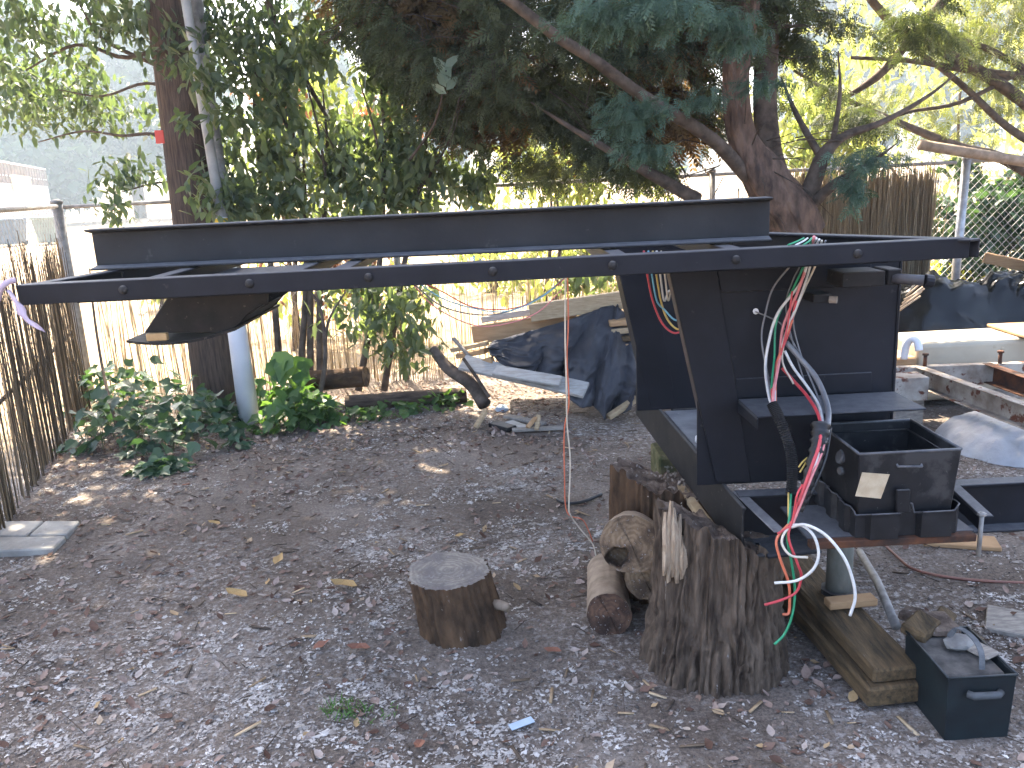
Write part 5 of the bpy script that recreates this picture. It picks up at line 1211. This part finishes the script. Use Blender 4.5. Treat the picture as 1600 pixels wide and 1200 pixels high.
# grass tufts
def tuft(c, n, h, label):
    V = []; Fc = []; rn = []
    for k in range(n):
        a_ = random.random() * 6.28; r_ = random.random() ** .5 * .05; b_ = Vector((c.x + r_ * math.cos(a_) * 1.6, c.y + r_ * math.sin(a_), gzf(c.x, c.y) - .004)); d_ = Vector((random.gauss(0, .5), random.gauss(0, .5), 1)).normalized(); L_ = h * random.uniform(.4, 1.1); s_ = d_.cross(Vector((random.random(), random.random(), 0))).normalized() * .0022
        i = len(V); V += [b_ - s_, b_ + s_, b_ + d_ * L_ * .6 + s_ * .7, b_ + d_ * L_ * .6 - s_ * .7, b_ + d_ * L_ + Vector((d_.x, d_.y, -.4)) * L_ * .3]; rn += [random.random()] * 5
        Fc += [(i, i+1, i+2), (i, i+2, i+3), (i+3, i+2, i+4)]
    tag(np_obj('grass_tuft', np.array([list(v) for v in V]), np.array(Fc), GRASS, None, rnd=rn), label, 'grass')
tuft(G(540, 1112), 120, .05, 'tiny green grass tuft in the foreground litter')
tuft(G(585, 1118), 40, .035, 'thin sprout beside the green grass tuft in the foreground')

# ================================================================== right side of the yard
zt = .34
of = thing('old_trailer_frame', G(1500, 600, zt), 'rusty cream-painted channel frame lying on the right of the yard', 'trailer frame')
def bar(p1, p2, h, fw, name, m=RUSTW, side=1):
    p1 = Vector(p1); p2 = Vector(p2); d = (p2 - p1).normalized(); sd = Vector((d.y, -d.x, 0)) * side; t = .007
    prof = [(0,0), (fw,0), (fw,-t), (t,-t), (t,-h+t), (fw,-h+t), (fw,-h), (0,-h)]
    return MB().prism([p1 + sd * x + Vector((0,0,z)) for x, z in prof], p2 - p1).build(name, m, of, False, .002)
A1_, A2_ = G(1444, 572, zt), G(1640, 640, zt)
bar(A1_, A2_, .13, .06, 'frame_channel', side=1)
B1_, B2_ = G(1396, 575, zt), G(1640, 566, zt)
bar(B1_, B2_, .13, .06, 'frame_channel', side=-1)
bar(G(1546, 566, zt) + Vector((0, -.02, .002)), G(1660, 604, zt) + Vector((0, 0, .002)), .12, .06, 'frame_channel', RUST, 1)
MB().box((B1_.x - .12, B1_.y - .26, zt - .15), (B1_.x + .10, B1_.y - .10, zt - .005)).build('frame_end', RUSTW, of, False, .003)
for x, y in ((1445, 560), (1562, 556)):
    c = G(x, y + 12, zt); MB().tube([c + Vector((0, 0, -.01)), c + Vector((0, 0, .07))], .012, 8).build('stake_pin', RUST, of, True); MB().tube([c + Vector((0, 0, .07)), c + Vector((0, 0, .082))], .02, 8).build('stake_cap', RUST, of)
for x, y in ((B1_.x, B1_.y), (B2_.x - .3, B2_.y)):
    MB().box((x - .08, y - .22, -.01), (x + .10, y - .02, zt - .151)).build('wood_support', WOODGREY, of, False, .005)
# water tank
ty = 5.35; ta = P(1436, 536, ty); tz = ta.z; tb_ = G(1427, 517, tz).y
tk = thing('water_tank', (ta.x + .8, ty + .4, 0), 'flat yellowed white plastic tank behind the rusty frame', 'tank')
tnk = MB().box((ta.x, ty, .04), (ta.x + 2.2, tb_, tz)).build('tank_body', TANK, tk, False, 0); bv = tnk.modifiers.new('b', 'BEVEL'); bv.width = .035; bv.segments = 4
MB().box((ta.x + .55, ty - .006, .10), (ta.x + .565, ty + .01, tz - .06)).build('mould_line', TANK, tk)
ep = spline([P(1412, 560, 5.3), P(1416, 540, 5.28), P(1424, 530, 5.25), P(1433, 534, 5.22), P(1436, 548, 5.2)], 6)
MB().tube(ep, .024, 12).build('outlet_elbow', WHITEP, tk, True)
MB().box((ta.x - .18, ty - .02, .03), (ta.x - .015, ty + .3, tz - .09)).build('tank_block', WOODTAN, tk, False, .01)
cb = G(1536, 506, tz + .02)
plank('chipboard_sheet', 'brown chipboard sheet lying on the water tank', (cb.x, tb_ - .25, tz + .016), (cb.x + 1.4, tb_ - .30, tz + .016), .5, .018, WOODTAN)
# crumpled films: heightfield mounds with sharp creases
def film(name, label, cx_, cy_, rx, ry, h, m, seed, cat, crease=.3, n=80, z0=0.0, bumps=None):
    na, nr = n * 2, n // 2 + 6
    R_, A_ = np.meshgrid(np.linspace(0.0, 1, nr), np.linspace(0, 2 * math.pi, na, endpoint=False), indexing='ij')
    edge = 1 + .35 * (fbm(np.cos(A_) * 1.4 + 5, np.sin(A_) * 1.4, seed, 3) - .45)
    U = R_ * edge * np.cos(A_); W = R_ * edge * np.sin(A_)
    f_ = np.clip(1 - R_ ** 2.4, 0, 1) ** .75
    Z = h * f_
    if bumps:
        Z = 0
        for (bx, by, br, bh) in bumps: Z = np.maximum(Z, bh * np.clip(1 - ((U - bx)**2 + (W - by)**2) / br**2, 0, 1) ** .7)
        Z = Z * np.clip(f_ * 3, 0, 1)
    cr = np.abs(fbm(U * 3.2 + 9, W * 3.2, seed + 3, 3) - .46) * 1.5 + .8 * np.abs(fbm(U * 8, W * 8, seed + 5, 3) - .46) + .35 * np.abs(fbm(U * 20, W * 20, seed + 6, 2) - .4)
    Z = Z * (1 - crease) + h * crease * cr * np.clip(f_ * 2, 0, 1) + z0
    X = cx_ + U * rx + .06 * rx * (fbm(U * 6, W * 6, seed + 8, 2) - .45); Y = cy_ + W * ry + .10 * ry * (fbm(U * 5, W * 5, seed + 9, 2) - .45)
    ii_ = np.arange(na * nr).reshape(nr, na); nxt = np.roll(ii_, -1, 1)
    q_ = np.stack([ii_[:-1], nxt[:-1], nxt[1:], ii_[1:]], -1).reshape(-1, 4)
    Z = Z + gz(X, Y) + .003
    return tag(np_obj(name, np.stack([X, Y, Z], -1).reshape(-1, 3), q_, m, None, smooth=m is not BLKFILM), label, cat)
gb = G(1560, 738); film('plastic_sack', 'crumpled grey-white plastic sheet on the ground at right', gb.x + .44, gb.y + .40, .50, .42, .22, GREYFILM, 5, 'plastic sheet', .16)
film('black_film', 'heap of glossy black plastic film below the right fence', 4.05, 6.45, 1.15, .55, .62, BLKFILM, 9, 'plastic film', .34, 56, bumps=[(-.6, 0, .6, 1.0), (.0, .1, .6, 1.05), (.45, .0, .7, 1.5), (.2, -.3, .4, .9)])
film('black_film', 'smaller black plastic bundle behind the neck panel edge', P(1415, 500, 5.9).x, 5.9, .22, .25, .42, BLKFILM, 15, 'plastic film', .35, 50)
fs_ = P(1432, 462, 6.2)
for k in range(5):
    a0, a1 = P(1404 + 3 * k, 486 - 6 * k, 6.0), P(1438 + 2 * k, 462 - 5 * k + random.uniform(-6, 6), 6.1)
    tag(MB().tube([a0, a1], .007, 6).build('cane', REEDR if False else BARKLOG, None, True), ['lowest', 'second lowest', 'middle', 'second highest', 'highest'][k] + ' pale cane poking up before the black plastic film', 'cane', 'canes by the black film')
# red-brown cable on the ground, flat boards at far right
tag(MB().tube(spline([G(1372, 842, .012), G(1400, 868, .012), G(1425, 888, .010), G(1470, 900, .010), G(1540, 908, .010), G(1640, 912, .010)], 8), .006, 7).build('ground_cable', W_['brown'], None, True), 'red-brown cable snaking across the ground at right', 'cable')
plank('flat_board', 'tan flat board lying under the lower beam at right', G(1440, 842, .012), G(1560, 850, .012), .12, .02, WOODTAN)
plank('flat_board', 'grey flat board half buried at the right edge', G(1540, 965, .008), G(1640, 985, .008), .18, .02, WOODGREY)
# things on the open ground
def slab(label, pts):
    poly = [G(x, y, .0) + Vector((0, 0, .03)) for x, y in pts]; tag(MB().prism(poly, (0, 0, -.045)).build('paving_slab', STONE, None, False, .006), label, 'paving slab', 'slabs at the left fence')
slab('front pale paving slab by the left fence', [(-60, 872), (84, 866), (104, 846), (-60, 848)])
slab('right rear paving slab by the left fence', [(46, 845), (106, 843), (126, 822), (72, 822)])
slab('left rear paving slab by the left fence', [(-60, 846), (42, 845), (70, 822), (-60, 822)])
zn = thing('metal_bracket', G(968, 770), 'small zinc bracket lying before the rotten stump', 'bracket')
c = G(968, 772); MB().obox(c + Vector((0, 0, .01)), c + Vector((.008, .06, .075)), .045, .003, (0, -1, .6)).build('plate', ZINC, zn, False, .001); MB().obox(c + Vector((.004, -.01, .014)), c + Vector((.055, .0, .018)), .05, .02).build('foot', STEELD, zn, False, .003)
tag(MB().tube(spline([G(870, 780, .012), G(886, 786, .010), G(910, 784, .012), (G(940, 772, .02))], 6), .0085, 8).build('black_hose', W_['black'], None, True), 'short black hose lying on the bare earth', 'hose')
c = G(815, 1132, .012); tag(MB().obox(c + Vector((-.035, -.012, 0)), c + Vector((.035, .018, .004)), .03, .002).build('plastic_scrap', BLUEPL, None), 'pale blue plastic scrap in the foreground litter', 'plastic')
c = G(853, 637, .02); film('crumpled_wrapper', 'small blue crumpled wrapper beside the pine stick', G(784, 640).x, G(784, 640).y, .05, .04, .05, BLUEPL, 21, 'wrapper', .4, 16)

# ================================================================== beyond the fence
bA, bB = Vector((-25.8, 42, 0)), Vector((-33.2, 63, 0)); bA = bA - (bB - bA) * .55
bd_ = thing('white_building', (-27, 48, 0), 'white building with brown slatted roof railing beyond the left fence', 'building')
dv = (bB - bA).normalized(); nv_ = Vector((-dv.y, dv.x, 0)) if dv.x < 0 else Vector((dv.y, -dv.x, 0))
zw, zr_ = 2.95, 4.15
MB().prism([bA, bB, bB + Vector((-9, -3.2, 0)), bA + Vector((-9, -3.2, 0))], (0, 0, zw)).build('wall', BLDG, bd_)
Lb = (bB - bA).length
MB().obox(bA + Vector((0, 0, zr_)), bB + Vector((0, 0, zr_)), .12, .10).build('top_rail', BLDG, bd_)
nb_ = int(Lb / .95)
for k in range(nb_ + 1):
    p = bA + dv * (k * .95); MB().box((p.x - .07, p.y - .07, zw), (p.x + .07, p.y + .07, zr_ - .05)).build('baluster', BLDW, bd_)
MB().obox(bA + Vector((0, 0, (zw + zr_) / 2 - .15)), bB + Vector((0, 0, (zw + zr_) / 2 - .15)), .05, .06).build('mid_rail', BLDG, bd_)
sg = bA.lerp(bB, .62); MB().obox(sg + Vector((.15, 0, 3.0)), sg + dv * 5.5 + Vector((.15, 0, 3.0)), .12, .9).build('signboard', BLDY, bd_)
def wbin(label, c, w_, h_, m):
    t_ = thing('wheelie_bin', c, label, 'bin'); c = Vector(c)
    v = []
    for s_, z in ((.8, .08), (1, h_ * .9)):
        v += [c + Vector((a * w_ / 2 * s_, b * w_ / 2 * s_, z)) for a, b in ((-1,-1), (1,-1), (1,1), (-1,1))]
    MB().add(v, [(3,2,1,0), (4,5,6,7), (0,1,5,4), (1,2,6,5), (2,3,7,6), (3,0,4,7)]).build('body', m, t_, False, .02)
    MB().box((c.x - w_*.53, c.y - w_*.55, h_ * .9), (c.x + w_*.53, c.y + w_*.53, h_)).build('lid', m, t_, False, .03)
    for s_ in (-1, 1): MB().tube([c + Vector((s_ * w_ * .42, w_ * .4, .1)), c + Vector((s_ * w_ * .34, w_ * .4, .1))], .1, 12).build('wheel', STEEL, t_)
q0, q1 = P(78, 350, 36), P(14, 355, 36)
wbin('grey-green bin in front of the white building', (q0.x, 36, 0), 1.0, 1.15, BING); wbin('blue-grey bin left of the grey-green one', (q1.x, 36, 0), 1.0, 1.15, BINB)
bl = P(740, 305, 14); tag(MB().box((bl.x - .07, 14, 0), (bl.x + .07, 14.08, 1.62)).build('marker_post', mat('blue marker post', (.08, .30, .62), (.06, .24, .5), 3, .6, .3), None), 'blue marker post in the sunny field', 'post')
# far trees
def far_tree(x, y, h, rw, label, m=L_FAR, n=11000, size=1.0):
    t_ = thing('far_tree', (x, y, 0), label, 'tree', 'trees beyond the field')
    trunk('trunk', [Vector((x, y, -.2)), Vector((x + .2, y, h * .4)), Vector((x, y, h * .85))], [h * .022, h * .016, h * .005], BRANCH, t_, 10, .1, int(x) % 7)
    el = []
    for k in range(9):
        z = h * (.22 + .72 * k / 8); r = rw * (1.05 - .75 * abs(k / 8 - .25)); el.append(((x + random.uniform(-.35, .35) * rw, y + random.uniform(-.2, .2) * rw, z), (r * random.uniform(.6, .9), r * .8, h * .10)))
    p_, _ = in_ellipsoids(el, n, .45); p_ = p_[clump(p_, .68, .45, int(abs(x)))]
    tag(leaves_obj('crown', p_, size, m, t_, (QUADV, QUADF)), kind='stuff')
FT = [(-37.5, 69, 13, 6, 'low hazy tree just right of the white building'), (-42, 74, 24, 6, 'leftmost tall hazy tree behind the white building'), (-34, 80, 27, 6.5, 'tall hazy tree right of the leftmost one'), (-26, 72, 23, 6, 'dark hazy tree left of the utility pole'), (-17, 78, 20, 5.5, 'hazy tree right behind the utility pole'),
      (-8, 84, 15, 5, 'small far tree behind the laurel'), (2, 88, 13, 5, 'low far tree behind the laurel and cypress'), (16, 84, 17, 6, 'far tree behind the cypress trunk'), (30, 78, 22, 7, 'far tree behind the right fence'), (44, 80, 24, 7, 'far tree at the right edge beyond the fence')]
for a_ in FT: far_tree(*a_)


# ================================================================== air
hb = MB().box((-75, -2.5, -1.0), (75, 112, 29)).build('haze', bpy.data.materials.new('thin sunlit haze'))
hm = hb.data.materials[0]; hm.use_nodes = True; ht = hm.node_tree; ht.nodes.clear()
pv = ht.nodes.new('ShaderNodeVolumePrincipled'); pv.inputs['Color'].default_value = (.72, .87, 1, 1); pv.inputs['Density'].default_value = .0019; pv.inputs['Anisotropy'].default_value = .35
ho = ht.nodes.new('ShaderNodeOutputMaterial'); ht.links.new(pv.outputs[0], ho.inputs['Volume'])
tag(hb, 'thin bright haze in the air', 'haze', kind='stuff')
# ================================================================== litter on the ground
def yard_pts(n, x0, x1, y0, y1, dens=None):
    x = rng.uniform(x0, x1, n); y = y0 + (y1 - y0) * rng.random(n) ** 1.25
    if dens is not None: k = rng.random(n) < dens(x, y); x, y = x[k], y[k]
    ok = x > (-3.42 + (6.6 - y) * .28)
    x, y = x[ok], y[ok]
    return x, y
FIG = [(.64, 2.53, .24), (-.225, 2.79, .16), (.60, 3.1, .24), (1.29, 2.22, .20)]
def clear(x, y):
    k = np.ones(len(x), bool)
    for a, b, r in FIG: k &= (x - a)**2 + (y - b)**2 > r * r
    k &= ~((x > .98) & (x < 1.22) & (y > 2.26) & (y < 3.3))
    return k
# dead leaves
dl = lambda x, y: np.clip(.12 + 1.5 * (fbm(x * 1.3 + 7, y * 1.3, 101, 3) - .38), .04, 1) * np.where(x > 1.0, .35, 1) + .5 * (y > 4.9) * (x < .4) + .25 * (x < -1.2)
x, y = yard_pts(30000, -3.4, 4.0, 1.75, 6.9, dl); k = clear(x, y); x, y = x[k], y[k]; n = len(x)
CURLV = [(0,0,0), (.24,.20,.10), (.33,.52,.05), (.19,.84,.13), (.03,1.12,.16), (-.18,.86,.05), (-.31,.50,.15), (-.22,.18,.06), (.02,.30,-.02), (-.01,.75,-.01)]
CURLF = [(8,0,1), (8,1,2), (8,2,9), (9,2,3), (9,3,4), (9,4,5), (9,5,6), (8,9,6), (8,6,7), (8,7,0)]
V, Fc = scatter(CURLV, CURLF, np.stack([x, y, gz(x, y) + .004], -1), rot_from(None, rng.random(n) * 6.283, rng.normal(0, .30, n), rng.normal(0, .25, n)), rng.uniform(.012, .042, n) * (1 + .3 * (rng.random(n) < .1)))
DEADL = rndmat('dead leaf', [(0, (.085, .046, .032)), (.25, (.17, .105, .078)), (.5, (.26, .18, .14)), (.75, (.33, .255, .215)), (.93, (.42, .35, .30)), (1, (.42, .28, .13))], .85, .2, .15)
tag(np_obj('leaf_litter', V, Fc, DEADL, None, rnd=np.repeat(rng.random(n), len(CURLV))), 'dry brown and pinkish leaves scattered over the yard', 'leaf litter', kind='stuff')
# cottony seed fluff: wisps of fine pale threads lying in drifts
fd = lambda x, y: np.clip(6.5 * (fbm(x * 1.7 + 3, y * 2.3 + 1, 111, 4) - .445), 0, 1) * np.where(y > 4.6, .25, 1) * np.where((x > .9) & (y > 2.2), .55, 1) * np.where(x < .3, 1.25, .8) + .04 + .5 * np.exp(-(((x + .6) / .5) ** 2 + ((y - 2.7) / .45) ** 2))
x0_, y0_ = yard_pts(8800, -3.2, 3.4, 1.75, 6.2, fd)           # clumps
nc = rng.integers(6, 30, len(x0_)); rc = rng.lognormal(-3.85, .55, len(x0_))
ci = np.repeat(np.arange(len(x0_)), nc); sa_ = rng.random(len(x0_)) * 3.14; gx_, gy_ = rng.normal(0, 1, len(ci)) * rc[ci] * 1.5, rng.normal(0, 1, len(ci)) * rc[ci] * .7
x1_, y1_ = yard_pts(26000, -3.2, 3.4, 1.75, 6.2, fd)          # loose bits
x = np.concatenate([x0_[ci] + gx_ * np.cos(sa_[ci]) - gy_ * np.sin(sa_[ci]), x1_]); y = np.concatenate([y0_[ci] + gx_ * np.sin(sa_[ci]) + gy_ * np.cos(sa_[ci]), y1_])
bright = np.concatenate([(rng.random(len(x0_)) ** 1.3)[ci] * .8 + .2 * rng.random(len(ci)), rng.random(len(x1_)) * .7])
k = clear(x, y) & (y > 1.6); x, y, bright = x[k], y[k], bright[k]; n = len(x)
allV, allF, allR, off = [], [], [], 0
r1 = np.random.default_rng(5)
pick = rng.integers(0, 10, n)
for pi_ in range(10):                                       # ten matted shapes: an uneven pad with loose fibres
    WV = [(0, 0, .35)]; m_ = 7
    for k in range(m_):
        a_ = k / m_ * 6.283 + r1.normal(0, .2); q_ = r1.uniform(.25, 1.1); WV.append((q_ * math.cos(a_), q_ * math.sin(a_), r1.uniform(0, .35)))
    WF = [(0, 1 + k, 1 + (k + 1) % m_) for k in range(m_) if r1.random() < .8]
    for k in range(4):
        a_ = r1.random() * 6.283; o_ = r1.normal(0, .4, 3); o_[2] = abs(o_[2]) * .6; e_ = o_ + np.array([math.cos(a_), math.sin(a_), r1.uniform(-.1, .5)]) * r1.uniform(.5, 1.3); s_ = np.array([-math.sin(a_), math.cos(a_), 0]) * .07
        i = len(WV); WV += [tuple(o_ - s_), tuple(o_ + s_), tuple(e_)]; WF.append((i, i+1, i+2))
    kk_ = pick == pi_; m2 = kk_.sum()
    sc_ = np.minimum(rng.lognormal(-5.1, .40, m2), .014)[:, None] * np.stack([rng.uniform(.7, 1.6, m2), rng.uniform(.5, 1.0, m2), rng.uniform(.4, .9, m2)], -1)
    V, Fc = scatter(WV, WF, np.stack([x[kk_], y[kk_], gz(x[kk_], y[kk_]) + .002], -1), rot_from(None, rng.random(m2) * 6.283, rng.normal(0, .25, m2)), sc_)
    allV.append(V); allF.append(Fc + off); off += len(V); allR.append(np.repeat(bright[kk_], len(WV)))
V = np.concatenate(allV); Fc = np.concatenate(allF)
FLUFF = rndmat('seed fluff', [(0, (.24, .208, .180)), (.4, (.42, .383, .345)), (.8, (.61, .575, .535)), (1, (.79, .77, .74))], .95, .05, .25)
tag(np_obj('seed_fluff', V, Fc, FLUFF, None, rnd=np.concatenate(allR)), 'pale cottony seed fluff lying in drifts over the yard', 'seed fluff', kind='stuff')
# gravel
gd = lambda x, y: np.clip(.25 + .75 * (y < 2.6) + .5 * (x > .9) + 1.2 * (fbm(x * 2 + 20, y * 2, 121, 3) - .5), .1, 1)
x, y = yard_pts(24000, -2.9, 3.6, 1.75, 5.2, gd); n = len(x)
OV = [(1,0,0), (-.9,.1,0), (0,.8,.1), (.1,-.85,0), (0,.05,.7), (.05,0,-.6)]; OF = [(0,2,4), (2,1,4), (1,3,4), (3,0,4), (2,0,5), (1,2,5), (3,1,5), (0,3,5)]
V, Fc = scatter(OV, OF, np.stack([x, y, gz(x, y) + .002], -1), rot_from(None, rng.random(n) * 6.283, rng.normal(0, .5, n)), np.stack([rng.uniform(.002, .0075, n), rng.uniform(.002, .006, n), rng.uniform(.0015, .0045, n)], -1) * (1 + 1.0 * (rng.random(n) < .04))[:, None])
GRAV = rndmat('gravel', [(0, (.07, .06, .052)), (.5, (.145, .125, .11)), (.85, (.23, .205, .185)), (1, (.42, .39, .36))], .85, .25)
tag(np_obj('gravel', V, Fc, GRAV, None, rnd=np.repeat(rng.random(n), len(OV))), 'small grey gravel scattered over the earth', 'gravel', kind='stuff')
# twigs and wood chips
x, y = yard_pts(620, -2.9, 3.2, 1.8, 6.3); n = len(x); a_ = rng.random(n) * 6.283
st_ = np.stack([x, y, gz(x, y) + .006], -1); dv_ = np.stack([np.cos(a_), np.sin(a_), rng.normal(.02, .08, n)], -1)
o = twigs('twig_litter', st_, dv_, rng.uniform(.03, .16, n), BRANCH, None, .0026); tag(o, 'fine brown twigs scattered on the earth', 'twigs', kind='stuff')
x, y = yard_pts(900, -2.4, 2.6, 1.8, 6.0, lambda x, y: .25 + .75 * np.exp(-(((x - .45) / .5) ** 2 + ((y - 2.5) / .5) ** 2)) + .7 * np.exp(-(((x - .1) / .7) ** 2 + ((y - 5.2) / .35) ** 2))); k = clear(x, y); x, y = x[k], y[k]; n = len(x)
CV = [(-1,-.12,0), (1,-.15,0), (1.1,.1,.02), (-.95,.14,0), (-1,-.12,.12), (1,-.15,.1), (1.1,.1,.12), (-.95,.14,.1)]; CF = [(3,2,1,0), (4,5,6,7), (0,1,5,4), (1,2,6,5), (2,3,7,6), (3,0,4,7)]
V, Fc = scatter(CV, CF, np.stack([x, y, gz(x, y) + .004], -1), rot_from(None, rng.random(n) * 6.283, rng.normal(0, .15, n), rng.normal(0, .15, n)), rng.uniform(.010, .042, n))
tag(np_obj('wood_chips', V, Fc, rndmat('wood chip', [(0, (.06, .045, .035)), (.4, (.16, .115, .075)), (.75, (.34, .24, .14)), (1, (.5, .38, .24))], .85, .2), None, rnd=np.repeat(rng.random(n), len(CV))), 'splintered wood chips around the stumps and junk pile', 'wood chips', kind='stuff')
# the few large fallen leaves one can pick out
me = bpy.data.meshes.new('fallen_leaf'); me.from_pydata(CURLV, [], CURLF); me.materials.append(mat('yellow brown fallen leaf', (.42, .29, .12), (.30, .18, .08), 30, .8, .2, bump=.2))
me2 = bpy.data.meshes.new('fallen_leaf'); me2.from_pydata(CURLV, [], CURLF); me2.materials.append(mat('red brown fallen leaf', (.26, .12, .075), (.17, .075, .05), 30, .8, .2, bump=.2))
BL = [(430, 886, 0, .07, 'yellow fallen leaf on the litter left of the chopping block'), (388, 942, 0, .09, 'long yellow fallen leaf in the middle of the litter heap'), (580, 1026, 1, .075, 'red-brown fallen leaf in front of the chopping block'), (490, 1028, 1, .06, 'small red-brown leaf left of the grass tuft'),
      (345, 822, 0, .06, 'pale tan fallen leaf on the bare trodden patch'), (710, 840, 0, .05, 'pale leaf on the earth behind the chopping block'), (878, 1024, 1, .06, 'red-brown leaf right of the chopping block'), (300, 760, 1, .06, 'brown leaf below the ivy edge'), (660, 1160, 1, .055, 'orange leaf near the bottom centre'), (560, 935, 0, .1, 'broad tan bark-like leaf left of the chopping block')]
for x, y, mm_, s_, lb_ in BL:
    c = G(x, y, .0); o = bpy.data.objects.new('fallen_leaf', me2 if mm_ else me); COL.objects.link(o)
    o.matrix_basis = Matrix.Translation((c.x, c.y, gzf(c.x, c.y) + .012)) @ Matrix.Rotation(random.random() * 6.28, 4, 'Z') @ Matrix.Rotation(.15, 4, 'X') @ Matrix.Scale(s_, 4); tag(o, lb_, 'leaf')
